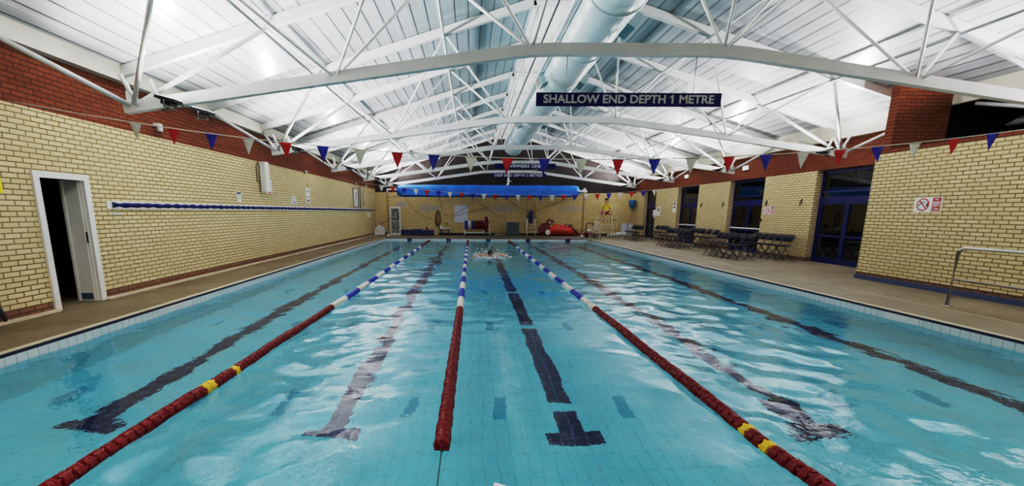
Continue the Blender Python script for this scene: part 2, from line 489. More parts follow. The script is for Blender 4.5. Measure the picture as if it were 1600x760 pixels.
# left wall with doorway
DY0, DY1, DZ = 6.66, 7.48, 2.03
YT, RT = 2.965, 3.76
b = MB(); T = .25
for (y0, y1, zb) in ((Y0, DY0, 0), (DY1, YB, 0), (DY0, DY1, DZ)):
    if zb == 0: b.box((WL-T, y0, 0), (WL, y1, .15), 1); b.box((WL-T, y0, .15), (WL, y1, YT), 0)
    else: b.box((WL-T, y0, zb), (WL, y1, YT), 0)
b.box((WL-T, Y0, YT), (WL, YB, 4.3), 2)
struct(b.build('wall_left', ['yellow_y', 'brown_y', 'red_y']))
b = MB(); b.box((WL, Y0, 0), (WL+.10, DY0-.05, .03)); b.box((WL, DY1+.05, 0), (WL+.10, YB, .03))
struct(b.build('baseboard_left', 'coping'))
# eaves beams
b = MB(); b.box((WL, Y0, RT), (-6.18, YB, 4.15)); struct(b.build('trim_2', 'cream'))
b = MB(); b.box((10.72, 10.5, 3.66), (WR+.1, YB, 4.25)); struct(b.build('trim_3', 'cream'))
b = MB(); b.box((10.45, Y0, 3.86), (10.6, 10.5, 4.3)); struct(b.build('trim_4', 'cream'))
# right wall: piers between glazed doors, red band
RYT = 2.84
piers = [(14.45, 16.95), (19.2, 21.8), (23.95, 26.75), (28.5, YB)]
doors = [(10.6, 14.45), (16.95, 19.2), (21.8, 23.95), (26.75, 28.5)]
b = MB()
for y0, y1 in piers:
    b.box((WR, y0, 0), (WR+.32, y1, .12), 1); b.box((WR, y0, .12), (WR+.32, y1, RYT), 0)
    # yellow returns use x mapping
    for yy in (y0-.001, y1+.001):
        b.quad([(WR, yy, .12), (WR+.30, yy, .12), (WR+.30, yy, RYT), (WR, yy, RYT)], 3)
b.box((WR, 10.6, RYT), (WR+.32, YB, 4.3), 2)
struct(b.build('wall_right', ['yellow_y', 'brown_y', 'red_y', 'yellow_x']))
# projecting near block on the right
b = MB()
b.box((NR, Y0, .17), (NR+.22, 10.6, 2.85), 0); b.box((NR, Y0, .0), (NR+.22, 10.6, .17), 1)
b.box((NR+.22, 10.38, 0), (WR+.4, 10.6, 2.85), 4)
b.box((NR-.01, Y0, 2.85), (WR+.4, 10.6, 2.93), 2)
b.box((NR, 10.28, 2.93), (10.45, 10.48, 4.45), 3)
struct(b.build('wall_right_near', ['yellow_y', 'brown_y', 'red_y', 'red_x', 'yellow_x']))
b = MB(); b.box((NR-.02, Y0, 0), (NR, 10.62, .10)); struct(b.build('baseboard_right', 'blue_base'))
# dark void above the block and dim corridor behind the doors
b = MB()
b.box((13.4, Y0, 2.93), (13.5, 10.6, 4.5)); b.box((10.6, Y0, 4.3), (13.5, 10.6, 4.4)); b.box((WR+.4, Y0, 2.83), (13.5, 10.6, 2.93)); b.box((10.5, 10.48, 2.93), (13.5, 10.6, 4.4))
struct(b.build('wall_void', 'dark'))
b = MB(); b.box((13.0, 10.6, 0), (13.1, YB, 2.9), 0); b.box((WR+.32, 10.6, 2.85), (13.1, YB, 2.95), 1); b.box((WR+.32, YB-.1, 0), (13.1, YB, 2.9), 0)
struct(b.build('wall_corridor', ['dim_wall', 'dark']))
# back wall
b = MB()
b.box((WL-T, YB, 0), (WR+2.3, YB+.25, .12), 1); b.box((WL-T, YB, .12), (WR+2.3, YB+.25, 2.78), 0)
b.box((WL-T, YB, 2.78), (WR+2.3, YB+.25, 6.6), 2)
struct(b.build('wall_back', ['back_brick', 'dark', 'gable']))
# wall behind camera
b = MB(); b.box((WL-T, Y0-.25, -.2), (13.6, Y0, 6.6)); struct(b.build('wall_front', 'yellow_x'))
# ceiling
RX0, RX1 = 1.4, 2*XC-1.4
def rz(x):                      # underside of the rafters
    x = min(x, 2*XC-x); return 3.84+.3*(min(x, RX0)+6.2)
b = MB()
def cz(x): return rz(x)+.18
for (xa, xb) in ((WL-.3, RX0), (RX0, RX1), (RX1, 11.6)):
    za, zb = cz(xa), cz(xb)
    for q in ([(xa, Y0-.2, za), (xb, Y0-.2, zb), (xb, YB+.2, zb), (xa, YB+.2, za)],):
        b.quad(q); b.quad([(x_, y_, z_+.12) for x_, y_, z_ in q])
struct(b.build('ceiling', 'ceiling'))
# white roof light strip along the ridge
b = MB()
yy = Y0
while yy < YB-.3:
    b.box((RX0+.06, yy+.04, cz(RX0)-.06), (RX1-.06, yy+2.55, cz(RX0)-.01)); yy += 2.66
tag(b.build('ridge_panel', 'white_steel'), 'long white ridge lining strip running along the top of the ceiling', 'ceiling panel')

# ------------------------------------------------------------------ doors
fr = MB()
y0, y1 = DY0-.065, DY1+.07
fr.box((WL-.02, y0, 0), (WL+.035, DY0+.03, 2.085)); fr.box((WL-.02, DY1-.03, 0), (WL+.035, y1, 2.085)); fr.box((WL-.02, DY0+.03, 1.99), (WL+.035, DY1-.03, 2.085))
fr.box((WL-T, DY0, 0), (WL-.02, DY0+.03, 2.03)); fr.box((WL-T, DY1-.03, 0), (WL-.02, DY1, 2.03))
d1 = struct(fr.build('door_1', 'white_paint'))
lf = MB(); lf.box((WL-T-.08, DY1-.042, .0), (WL-.02, DY1-.0302, 2.0)); lf.box((WL-T-.10, DY1-.062, .0), (WL-T-.06, DY1-.0421, 2.0)); lf.box((WL-.09, DY1-.055, .0), (WL-.06, DY1-.0421, 2.0)); leaf = lf.build('door_lining', 'white_paint', d1)
k = MB(); k.box((WL-T-.05, DY1-.048, .02), (WL-.095, DY1-.0421, .13)); k.build('kick_plate', 'blue_base', leaf)
k = MB(); k.box((WL-.058, DY1-.047, .98), (WL-.03, DY1-.0421, 1.16)); k.build('strike_plate', 'black', leaf)
# dark changing room behind the doorway
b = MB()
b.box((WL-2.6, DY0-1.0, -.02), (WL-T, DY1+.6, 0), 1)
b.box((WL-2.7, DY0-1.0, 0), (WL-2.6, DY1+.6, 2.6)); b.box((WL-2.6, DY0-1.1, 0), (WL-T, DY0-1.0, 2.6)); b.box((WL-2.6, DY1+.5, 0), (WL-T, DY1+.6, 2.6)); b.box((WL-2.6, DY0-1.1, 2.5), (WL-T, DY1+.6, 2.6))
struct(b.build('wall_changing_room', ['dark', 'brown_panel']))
b = MB(); b.box((WL-2.55, DY0-.9, .66), (WL-2.1, DY1+.4, .72)); b.box((WL-2.5, DY0-.6, 0), (WL-2.2, DY0-.5, .66)); b.box((WL-2.5, DY1, 0), (WL-2.2, DY1+.1, .66))
tag(b.build('bench', 'dim_wall'), 'dim bench inside the dark room behind the left doorway', 'bench')

def glazed(n, y0, y1, bars):
    X = WR+.22
    f = MB(); H = RYT-.02; w = .075; ym = (y0+y1)/2
    f.box((X-.03, y0, 0), (X+.05, y0+w, H)); f.box((X-.03, y1-w, 0), (X+.05, y1, H)); f.box((X-.03, y0, H-w), (X+.05, y1, H)); f.box((X-.03, y0+w, 0), (X+.05, y1-w, .08))
    f.box((X-.035, y0+w, 1.88), (X+.05, y1-w, 2.03)); f.box((X-.03, y0+w, 2.16), (X+.05, y1-w, 2.22))
    d = struct(f.build('door_%d' % n, 'blue_frame'))
    p = MB(); p.box((X, y0+w, 2.03), (X+.012, y1-w, H-w)); p.build('top_pane', 'glass', d)
    for s, (a, c) in enumerate(((y0+w, ym), (ym, y1-w))):
        l = MB(); v = .07
        l.box((X-.025, a+.004, .08), (X+.04, a+v, 1.88)); l.box((X-.025, c-v, .08), (X+.04, c-.004, 1.88)); l.box((X-.025, a+v, .08), (X+.04, c-v, .16)); l.box((X-.025, a+v, 1.80), (X+.04, c-v, 1.88)); l.box((X-.025, a+v, .80), (X+.04, c-v, .87))
        lo = l.build('door_leaf', 'blue_frame', d)
        g = MB(); g.box((X, a+v, .16), (X+.012, c-v, 1.80)); g.build('pane', 'glass', lo)
        if bars:
            q = MB(); q.tube([(X-.10, a+.06, .93), (X-.10, c-.06, .93)], .028, 8); q.box((X-.10, a+.05, .90), (X-.02, a+.10, .96)); q.box((X-.10, c-.10, .90), (X-.02, c-.05, .96)); q.build('push_bar', 'white_paint', lo)
for i, (a, c) in enumerate(doors): glazed(i+2, a if i else 12.25, c, i in (1, 2))
b = MB(); b.box((WR+.19, 10.6, 0), (WR+.27, 12.25, RYT)); struct(b.build('wall_right_infill', 'yellow_y'))

# ------------------------------------------------------------------ trusses
TY = [7.55+5.33*i for i in range(5)]
XE0, XE1, ZE = -5.42, 10.3, 3.15
B0, B1, ZM = .94, 3.94, 4.02
TOPX = [-3.6, -.62, 1.5, 2*XC-1.5, 2*XC+.62, 2*XC+3.6]
BOT = [(XE0, ZE), (-2.16, ZE+(ZM-ZE)*(-2.16-XE0)/(B0-XE0)), (B0, ZM), (B1, ZM), (2*XC+2.16, ZE+(ZM-ZE)*(XE1-2*XC-2.16)/(XE1-B1)), (XE1, ZE)]
NEAR = [(0, 0), (0, 1), (1, 1), (1, 2)]
links = [(0, 0), (1, 0), (1, 1), (2, 1), (2, 2), (3, 3), (3, 4), (4, 4), (4, 5), (5, 5)]
RB, RF = .92, -1.72     # rafters behind and in front of each bottom chord
labels_t = ['white tubular roof truss nearest the camera, carrying the shallow end depth sign',
            'white tubular roof truss second from the camera, just behind the shallow end sign',
            'white tubular roof truss third from the camera, midway along the hall',
            'white tubular roof truss fourth from the camera, carrying the swimmers sign',
            'white tubular roof truss against the dark gable, above the blue cover roll']
def rect_beam(m, p, q, w, h, up=V((0, 0, 1))):
    p, q = V(p), V(q); d = (q-p).normalized(); s = d.cross(up).normalized()*w/2; u = s.cross(d).normalized()*h/2
    vs = [m.b.verts.new(c+a*s+c2*u) for c in (p, q) for a, c2 in ((-1, -1), (1, -1), (1, 1), (-1, 1))]
    for f in ((0, 1, 2, 3), (7, 6, 5, 4), (0, 4, 5, 1), (1, 5, 6, 2), (2, 6, 7, 3), (3, 7, 4, 0)): m.b.faces.new([vs[i] for i in f])
def rafter_mb(y, w=.11, h=.17):
    m = MB()
    for xa, xb in ((-6.2, RX0+.05), (2*XC+6.1, RX1-.05)):
        za, zb = rz(xa)+h/2, rz(xb)+h/2
        rect_beam(m, (xa, y, za), (xb, y, zb), w, h)
    m.box((RX0, y-w/2, rz(RX0)), (RX1, y+w/2, rz(RX0)+.1))
    return m
for k, y in enumerate(TY):
    t = thing('roof_truss', labels_t[k], 'roof truss', (0, y, 0), 0, 'white roof trusses')
    m = MB(); pts = []
    for i in range(24):
        u = i/23
        pts.append(u)
    # smoothly bent bottom chord, rectangular hollow section
    poly = [(XE0-.12, ZE-.02), (B0-.35, ZM-.047), (B0, ZM-.012), (B0+.35, ZM), (B1-.35, ZM), (B1, ZM-.012), (B1+.35, ZM-.047), (XE1+.12, ZE-.02)]
    for (xa, za), (xb, zb) in zip(poly, poly[1:]): rect_beam(m, (xa, 0, za), (xb, 0, zb), .12, .17)
    m.build('bottom_chord', 'white_steel', t)
    r = rafter_mb(RB if y+RB < YB-.1 else YB-.1-y); r.build('rafter', 'white_steel', t)
    for (bi, ti) in links:
        bx, bz = BOT[bi]; tx = TOPX[ti]; tz = rz(tx)
        m = MB(); m.tube([(bx, 0, bz), (tx, RB if y+RB < YB-.1 else YB-.1-y, tz+.02)], .038 if bi in (0, 5) else .026, 8); m.build('strut', 'white_steel', t)
        m = MB(); m.tube([(bx, 0, bz), (tx, RF, tz+.02)], .036 if bi in (0, 5) else .026, 8); m.build('strut', 'white_steel', t)
    for s, (ex, wx) in enumerate(((XE0, -6.16), (XE1, 10.7))):
        for dy in (RF, RB, RB+1.4):
            if y+dy > YB-.1: dy = YB-.15-y
            if s == 1 and k == 0: wx2 = 10.55
            else: wx2 = wx
            m = MB(); m.tube([(ex, 0, ZE), (wx2, dy, 3.80)], .038, 8); m.build('end_brace', 'white_steel', t)
        sg = 1 if s == 0 else -1
        m = MB(); m.box((ex-.06*1, -.05, ZE-.09), (ex+.06, .05, ZE+.22)); m.tube([(ex+sg*.12, -.05, ZE), (ex+sg*.02, -.22, ZE+.42)], .03, 6); m.tube([(ex+sg*.45, -.02, ZE+.06), (ex+sg*.33, -.02, ZE+.40)], .03, 6)
        m.build('gusset', 'white_steel', t)
MIDY = [y+RF for y in TY]
for k, y in enumerate(MIDY):
    o = rafter_mb(0).build('roof_rafter', 'white_steel', None, loc=(0, y, 0))
    tag(o, 'white sloping roof rafter without a chord, ' + ['overhead in front of the nearest truss', 'between the first and second trusses from the camera', 'between the second and third trusses from the camera', 'between the third and fourth trusses from the camera', 'between the fourth truss and the gable truss'][k], 'rafter', 'plain rafters between trusses')
for i, x in enumerate([TOPX[q] for q in (0, 1, 4, 5)]):
    m = MB(); z = rz(x)-.03
    m.tube([(x-.03, 2.0, z), (x-.03, TY[-1], z)], .03, 8)
    tag(m.build('ceiling_tube', 'steel_grey' if i in (0, 3) else 'white_steel'), ['grey steel tube running lengthwise under the left slope near the eaves', 'white steel tube running lengthwise high on the left slope', 'white steel tube running lengthwise high on the right slope', 'grey steel tube running lengthwise under the right slope near the eaves'][i], 'steel tube', 'lengthwise ceiling tubes')

# ------------------------------------------------------------------ duct
t = thing('ventilation_duct', 'large round pale grey-green ventilation duct hung along the ridge', 'duct', (2.45, 0, 5.33))
m = MB(); R = .57
ysd = [Y0+.1] + [1.2*i for i in range(0, 23)] + [27.0]
prof = [(R, yv) for yv in ysd]
m.lathe(prof, (0, 0, 0), 'y', 40); m.build('duct_tube', 'duct', t)
for yv in [2.4*i+1 for i in range(11)]:
    m = MB(); m.lathe([(R+.002, yv-.03), (R+.022, yv-.02), (R+.022, yv+.02), (R+.002, yv+.03)], (0, 0, 0), 'y', 40); m.build('joint_ring', 'duct', t)
    m = MB(); m.tube([(-.3, yv, .45), (-.3, yv, .97)], .006, 5); m.build('hanger', 'steel_grey', t); m = MB(); m.tube([(.3, yv, .45), (.3, yv, .97)], .006, 5); m.build('hanger', 'steel_grey', t)
for side, yv in ((-1, 13.0), (1, 13.0), (1, 9.3), (-1, 19.0), (1, 19.0), (-1, 7.0)):
    a = math.radians(-28)
    m = MB(); rot = Matrix.Rotation(a*side, 4, 'Y').to_3x3()
    cx, czz = side*(R+.05)*math.cos(a), (R+.05)*math.sin(a)
    m.box((cx-.10, yv-.3, czz-.13), (cx+.10, yv+.3, czz+.13), 0, rot.inverted())
    o = m.build('outlet', 'duct', t)
    g = MB(); q = side*.105
    ox, oz = cx+side*.102*math.cos(a), czz+.102*math.sin(a)
    g.box((ox-.006, yv-.25, oz-.10), (ox+.006, yv+.25, oz+.10), 0, rot.inverted()); g.build('grille', 'black', o)
for i, x in enumerate((1.50, 1.78)):
    m = MB(); m.tube([(x, 0, 5.12), (x, 27, 5.12)], .028, 8)
    for yv in MIDY + [q+RB for q in TY[:-1]]:
        m.tube([(x, yv, 5.12), (x, yv, rz(1.45)+.06)], .008, 5)
    tag(m.build('conduit', 'white_steel' if i else 'steel_grey'), ['grey conduit pipe running lengthwise left of the duct, farther from it', 'white conduit pipe running lengthwise tight against the left of the duct'][i], 'pipe', 'conduits beside the duct')

# ------------------------------------------------------------------ floodlights + lamps
LAMPS = []
def flood(x, y, z, side, label, rzz=0.0):
    t = thing('floodlight', label, 'floodlight', (x, y, z), rzz, 'uplighters on the truss ends')
    rot = Matrix.Rotation(math.radians(14*side), 3, 'Y')
    m = MB(); m.box((-.16, -.12, 0), (.16, .12, .05), 0, rot, (0, 0, 0)); m.box((-.08, -.08, -.06), (.08, .08, 0), 0, rot, (0, 0, 0)); h = m.build('housing', 'black', t)
    m = MB(); m.box((-.145, -.105, .051), (.145, .105, .056), 0, rot, (0, 0, 0)); m.build('lens', 'lampglass', t)
    m = MB(); m.tube([(0, -.14, .0), (0, -.14, -.10), (0, .14, -.10), (0, .14, 0)], .012, 6); m.tube([(0, 0, -.10), (-side*.12, 0, -.12)], .02, 6); m.build('bracket', 'steel_grey', t)
    l = bpy.data.lights.new('floodlight_lamp', 'AREA'); l.shape = 'RECTANGLE'; l.size = .28; l.size_y = .2
    l.energy = 1; l.color = (1, .985, .97); l.spread = math.radians(168)
    l.use_nodes = True; nt = l.node_tree; em = nt.nodes['Emission']; fo = nt.nodes.new('ShaderNodeLightFalloff')
    fo.inputs['Strength'].default_value = 1.0; fo.inputs['Smooth'].default_value = 3.6
    nt.links.new(fo.outputs['Quadratic'], em.inputs['Strength'])
    lo = bpy.data.objects.new('floodlight_lamp', l); C.objects.link(lo)
    lo.parent = t; lo.location = (0, 0, .09)
    d = V((side*.36, 0, 1)).normalized(); lo.rotation_euler = (-d).to_track_quat('Z', 'Y').to_euler()
    LAMPS.append((l, side, y))
names = ['nearest truss', 'second truss from the camera', 'third truss from the camera', 'fourth truss from the camera', 'gable truss']
flood(-4.75, 7.42, 3.2, 1, 'black floodlight at the left end of the nearest truss, the nearer of the pair')
flood(-4.92, 8.6, 3.28, 1, 'black floodlight on the wall brace just beyond the left end of the nearest truss')
for k in range(1, 5):
    flood(-4.8, TY[k]-.18, 3.2, 1, 'black floodlight at the left end of the '+names[k])
for k in range(0, 5):
    flood(9.7, TY[k]-.18, 3.2, -1, 'black floodlight at the right end of the '+names[k])

# ------------------------------------------------------------------ depth signs
def hang_sign(x0, x1, z0, z1, y, txt, label, tw, zt, mat='letter'):
    cx, cz_ = (x0+x1)/2, (z0+z1)/2
    t = thing('depth_sign', label, 'sign', (cx, y, z0), 0, 'hanging navy signs')
    h = z1-z0; w = x1-x0
    m = MB(); m.box((-w/2, -.012, 0), (w/2, .012, h)); m.build('panel', 'navy', t)
    text_mesh(txt, h*.86, 'lettering', mat, t, (0, -.015, h*.5), (PI/2, 0, 0), tw, .004)
    if ' 1 ' in txt:
        sz = h*.86; full = text_width(txt, sz); part = text_width(txt[:txt.index(' 1 ')+2], sz)
        k = tw/(full[1]-full[0]); xr = -tw/2+(part[1]-part[0])*k; hh = full[3]-full[2]; st = hh*.20*k
        m = MB(); x0 = xr-st
        m.prism([(x0+.002, h*.5+hh*.5), (x0+.002, h*.5+hh*.30), (x0-hh*.26, h*.5+hh*.17), (x0-hh*.26, h*.5+hh*.30)], -.02, -.0125, 'y'); m.build('lettering', mat, t)
    for fx in (-.345, .345):
        m = MB(); m.tube([(fx*w, 0, h), (fx*w+.015, 0, zt-z0)], .006, 5); m.build('wire', 'steel_grey', t)
hang_sign(1.03, 3.98, 3.19, 3.392, TY[0], 'SHALLOW END DEPTH 1 METRE', 'long navy sign reading SHALLOW END DEPTH 1 METRE, hung from the nearest truss', 2.72, 3.95)
hang_sign(1.18, 4.30, 3.69, 3.95, TY[3]-.1, 'SWIMMERS ONLY', 'navy sign reading SWIMMERS ONLY, hung from the fourth truss', 2.02, 4.0, 'letter_white')
hang_sign(1.27, 4.67, 3.65, 3.91, TY[4]-.15, 'DEEP END DEPTH 2 METRES', 'navy sign reading DEEP END DEPTH 2 METRES, below the gable truss', 3.0, 3.99, 'letter_white')

# ------------------------------------------------------------------ bunting
def bunting(y, xa, xb, zf, flags, fw, fh, label):
    t = thing('bunting', label, 'bunting', (0, y, 0), 0, 'backstroke flag lines')
    m = MB(); n = 60
    m.tube([(xa+(xb-xa)*i/n, 0, zf(xa+(xb-xa)*i/n)) for i in range(n+1)], .007, 5); m.build('cord', 'rope', t)
    for i, x in enumerate(flags):
        z = zf(x); sl = (zf(x+.05)-zf(x-.05))/.1
        m = MB(); N = 4
        yw = .015*math.sin(i*2.1); rows = []
        tip = random.uniform(-.015, .015)
        for r in range(N+1):
            f = r/N; w = fw/2*(1-f)+.002
            rows.append([m.b.verts.new((x+tip*f+s*w, yw*f*f+.008*math.sin(3*f+i), z+s*w*sl-fh*f)) for s in (-1, 0, 1)])
        for a, c in zip(rows, rows[1:]):
            for j in range(2):
                fc = m.b.faces.new((a[j], a[j+1], c[j+1], c[j])); fc.smooth = True
        mat = ['white_flag', 'red_flag', 'blue_flag'][i % 3]
        p = m.build('pennant', mat, t); p['label'] = ['white', 'red', 'blue'][i % 3]+' pennant'
        sd = p.modifiers.new('thick', 'SOLIDIFY'); sd.thickness = .002
bunting(6.45, WL, NR, lambda x: 2.25+.0117*(x-1.6)**2, [-4.635+.5143*i for i in range(24)], .165, .215, 'near line of red, white and blue pennants strung across the shallow end')
bunting(21.4, WL, WR, lambda x: 2.31+.0083*(x-2.9)**2, [-4.207+.5345*i for i in range(25)], .25, .28, 'far line of red, white and blue pennants strung across the deep end')

# ------------------------------------------------------------------ lane ropes
def float_mesh(name, mat):
    m = MB(); r = .06
    m.lathe([(.016, -.044), (.016, -.033), (.046, -.032), (r, -.022), (r, -.008), (.054, 0), (r, .008), (r, .022), (.046, .032), (.016, .033), (.016, .044)], (0, 0, 0), 'y', 16)
    for i in range(6):
        a = 2*PI*i/6
        m.box((-.010, -.040, .026), (.010, .040, .058), 0, Matrix.Rotation(a, 3, 'Y'), (0, 0, 0))
    o = m.build(name, mat); me = o.data; bpy.data.objects.remove(o); return me
FM = {k: float_mesh('float', 'float_'+k) for k in ('red', 'white', 'blue', 'yellow')}
FMAT = ['float_red', 'float_white', 'float_blue', 'float_yellow']
def lane_rope(path, ystart, label, yellow=()):
    t = thing('lane_rope', label, 'lane rope', (0, 0, WZ), 0, 'lane ropes across the pool')
    def X(y):
        for (ya, xa), (yb, xb) in zip(path, path[1:]):
            if y <= yb: return xa+(xb-xa)*(y-ya)/(yb-ya)
        return path[-1][1]
    m = MB(); m.tube([(X(y), y, .0 if y > ystart else -.01) for y in (PN, 2, ystart, 6, 10, 15, 20, PF)], .006, 6); m.build('cable', 'cable', t)
    pitch = .083; n = int((PF-.25-ystart)/pitch); tail = MB()
    for i in range(n):
        y = ystart+.05+i*pitch
        if y < 7.45: col = 'red'
        elif y > 21.5: col = 'red'
        else: col = 'white' if int((y-7.45)/.9) % 2 == 0 else 'blue'
        for yy in yellow:
            if abs(y-yy) < .0415: col = 'yellow'
        zz = .012+.006*math.sin(y*3+path[0][1])
        if i < 100:
            o = bpy.data.objects.new('float', FM[col]); C.objects.link(o); o.parent = t
            o.location = (X(y)+.004*math.sin(i*1.7), y, zz); o.rotation_euler = (0, i*.7, 0)
            if col != 'red': o['label'] = col+' float'
        else:
            tail.lathe([(.02, -.042), (.06, -.034), (.06, -.018), (.038, -.012), (.038, .012), (.06, .018), (.06, .034), (.02, .042)], (X(y), y, zz), 'y', 8, {'red': 0, 'white': 1, 'blue': 2}[col])
    o = tail.build('float', FMAT[:3], t); o['kind'] = 'stuff'
lane_rope([(1, -2.53), (2.4, -2.508), (3.87, -2.467), (8.5, -2.39), (26, -2.39)], 1.5, 'red, white and blue lane rope on the left, with yellow floats among its red ones', (3.84, 3.92, 4.36))
lane_rope([(1, -.205), (2.9, -.2), (7.5, -.182), (26, -.179)], 2.86, 'middle red, white and blue lane rope, its red end floating free in front')
lane_rope([(1, 2.17), (2.46, 2.156), (2.86, 2.12), (7.2, 2.154), (26, 2.19)], 1.5, 'red, white and blue lane rope on the right, beside the swimmer\'s lane', (2.88, 3.12))

# far lane end pads
for i, x in enumerate((-3.575, -1.297, 1.018, 3.332, 5.646)):
    m = MB()
    for s in (-1, 1): m.box((x+s*.065-.055, PF-.05, -.36), (x+s*.065+.055, PF-.003, -.015))
    tag(m.build('lane_marker', 'navy'), 'dark lane end marker on the far pool wall, '+['in the leftmost lane', 'second from the left', 'behind the swimmer in the middle lane', 'fourth from the left', 'in the rightmost lane by the ladder'][i], 'lane marker', 'far wall lane markers')
# skimmers
for i, (x, ya, yb, lab) in enumerate(((PL+.002, 6.84, 7.71, 'white skimmer plate in the left pool wall, nearest'), (PL+.002, 14.5, 15.1, 'white skimmer plate in the left pool wall, farther one'), (PR-.002, 6.44, 7.0, 'white skimmer plate in the right pool wall'))):
    s = 1 if x < 0 else -1
    m = MB(); m.box((min(x, x+s*.012), ya, -.145), (max(x, x+s*.012), yb, -.04)); m.box((min(x, x+s*.02), ya, -.05), (max(x, x+s*.02), yb, -.035))
    m.box((min(x+s*.012, x+s*.016), ya+.05, -.13), (max(x+s*.012, x+s*.016), yb-.05, -.075))
    tag(m.build('skimmer', 'white_board'), lab, 'pool skimmer', 'skimmer plates in the pool walls')

# ------------------------------------------------------------------ left wall fittings
t = thing('wave_board', 'long white board with a dark blue wavy strip along the left wall', 'wall strip', (WL, 7.87, 1.54))
m = MB(); m.box((0, 0, 0), (.02, 21.7, .135)); m.build('backing_board', 'white_board', t)
m = MB(); N = 520; up = []; lo = []
for i in range(N+1):
    y = .10+21.5*i/N
    a = .030+.016*abs(math.sin(y*11))+.010*noise.noise(V((y*6, 0, 0)))
    c = .072+.012*noise.noise(V((y*4, 3, 0)))
    x = .022+.02*abs(math.sin(y*9))
    up.append([m.b.verts.new((.02, y, c+a)), m.b.verts.new((x+.012, y, c+a*.4)), m.b.verts.new((x+.012, y, c-a*.4)), m.b.verts.new((.02, y, c-a))])
for A, B in zip(up, up[1:]):
    for j in range(3): m.b.faces.new((A[j], A[j+1], B[j+1], B[j])).smooth = True
m.build('wave_strip', 'navy', t)

def wall_sign(name, x, ya, yb, z0, z1, label, cat, parts, base='white_board', d=1, group=None):
    """flat panel on a wall facing +x (d=1) or -x (d=-1); parts: list of (kind, ...)"""
    t = thing(name, label, cat, (x, (ya+yb)/2, z0), 0, group)
    w, h = (yb-ya), z1-z0
    def bx(p, q): return ((min(p[0], q[0]), p[1], p[2]), (max(p[0], q[0]), q[1], q[2]))
    m = MB(); m.box(*bx((0, -w/2, 0), (d*.012, w/2, h))); m.build('panel', base, t)
    for pt in parts:
        if pt[0] == 'rect':
            _, u0, u1, v0, v1, mat, nm = pt
            # u runs left-to-right as seen by a viewer facing the wall
            a, c = (u0-.5)*w, (u1-.5)*w
            if d == -1: a, c = -c, -a
            m = MB(); m.box(*bx((d*.012, a, v0*h), (d*.016, c, v1*h))); m.build(nm, mat, t)
        elif pt[0] == 'ring':
            _, u, v, r, mat, nm = pt
            m = MB(); a = (u-.5)*w*(1 if d == 1 else -1)
            N = 32; rr = r*h
            c0 = V((d*.017, a, v*h)); th = rr*.16
            ins = [m.b.verts.new(c0+V((0, (rr-th)*math.cos(2*PI*i/N), (rr-th)*math.sin(2*PI*i/N)))) for i in range(N)]
            ous = [m.b.verts.new(c0+V((0, rr*math.cos(2*PI*i/N), rr*math.sin(2*PI*i/N)))) for i in range(N)]
            for i in range(N): m.b.faces.new((ins[i], ins[(i+1) % N], ous[(i+1) % N], ous[i]))
            sg = d
            p, q = c0+V((d*.001, -sg*rr*.62*1, rr*.62)), c0+V((d*.001, sg*rr*.62, -rr*.62))
            nrm = V((0, 1, 1)).normalized()*th*.5 if sg == 1 else V((0, 1, -1)).normalized()*th*.5
            m.b.faces.new([m.b.verts.new(z) for z in (p+nrm, p-nrm, q-nrm, q+nrm)])
            m.build(nm, mat, t)
        elif pt[0] == 'text':
            _, u, v, size, s, mat, wd = pt
            a = (u-.5)*w*(1 if d == 1 else -1)
            text_mesh(s, size, 'lettering', mat, t, (d*.018, a, v*h), (PI/2, 0, PI/2*(1 if d == 1 else -1)), wd, .0, extrude=.001)
        elif pt[0] == 'diver':
            _, u, v, k, mat = pt
            a = (u-.5)*w*(1 if d == 1 else -1); s = 1 if d == 1 else -1
            m = MB(); 
            def Q(du, dv): return (d*.0165, a+s*du*k, v*h+dv*k)
            m.quad([Q(-.55, -.05), Q(-.2, .22), Q(-.15, .14), Q(-.5, -.16)]); m.quad([Q(-.2, .28), Q(.28, .40), Q(.28, .32), Q(-.15, .2)]); m.quad([Q(.40, -.2), Q(.62, -.2), Q(.56, .22), Q(.44, .22)])
            m.build('pictogram', mat, t)
    return t
# no diving signs on the right
for (x, ya, yb, z0, z1, lab) in ((NR, 8.93, 9.48, 1.565, 1.86, 'white no-diving sign with red panel on the near right wall above the handrail'), (WR, 16.25, 16.78, 1.5, 1.78, 'white and red no-diving sign on the brick pier behind the nearest chairs')):
    wall_sign('no_diving_sign', x, ya, yb, z0, z1, lab, 'sign', [('ring', .34, .5, .43, 'sign_red', 'prohibition_ring'), ('diver', .34, .5, .17, 'black'),
        ('rect', .68, .97, .70, .95, 'sign_red', 'red_panel'), ('rect', .68, .97, .05, .36, 'sign_red', 'red_panel'), ('rect', .68, .97, .40, .52, 'sign_red', 'red_panel'), ('rect', .68, .97, .56, .66, 'sign_red', 'red_panel'),
        ('text', .825, .83, .045, 'NO', 'letter_white', .07), ('text', .825, .61, .03, 'DIVING', 'letter_white', .12), ('text', .825, .46, .03, 'DEPTH', 'letter_white', .11), ('text', .825, .2, .07, '1.5m', 'letter_white', .12)], d=-1, group='no diving signs')
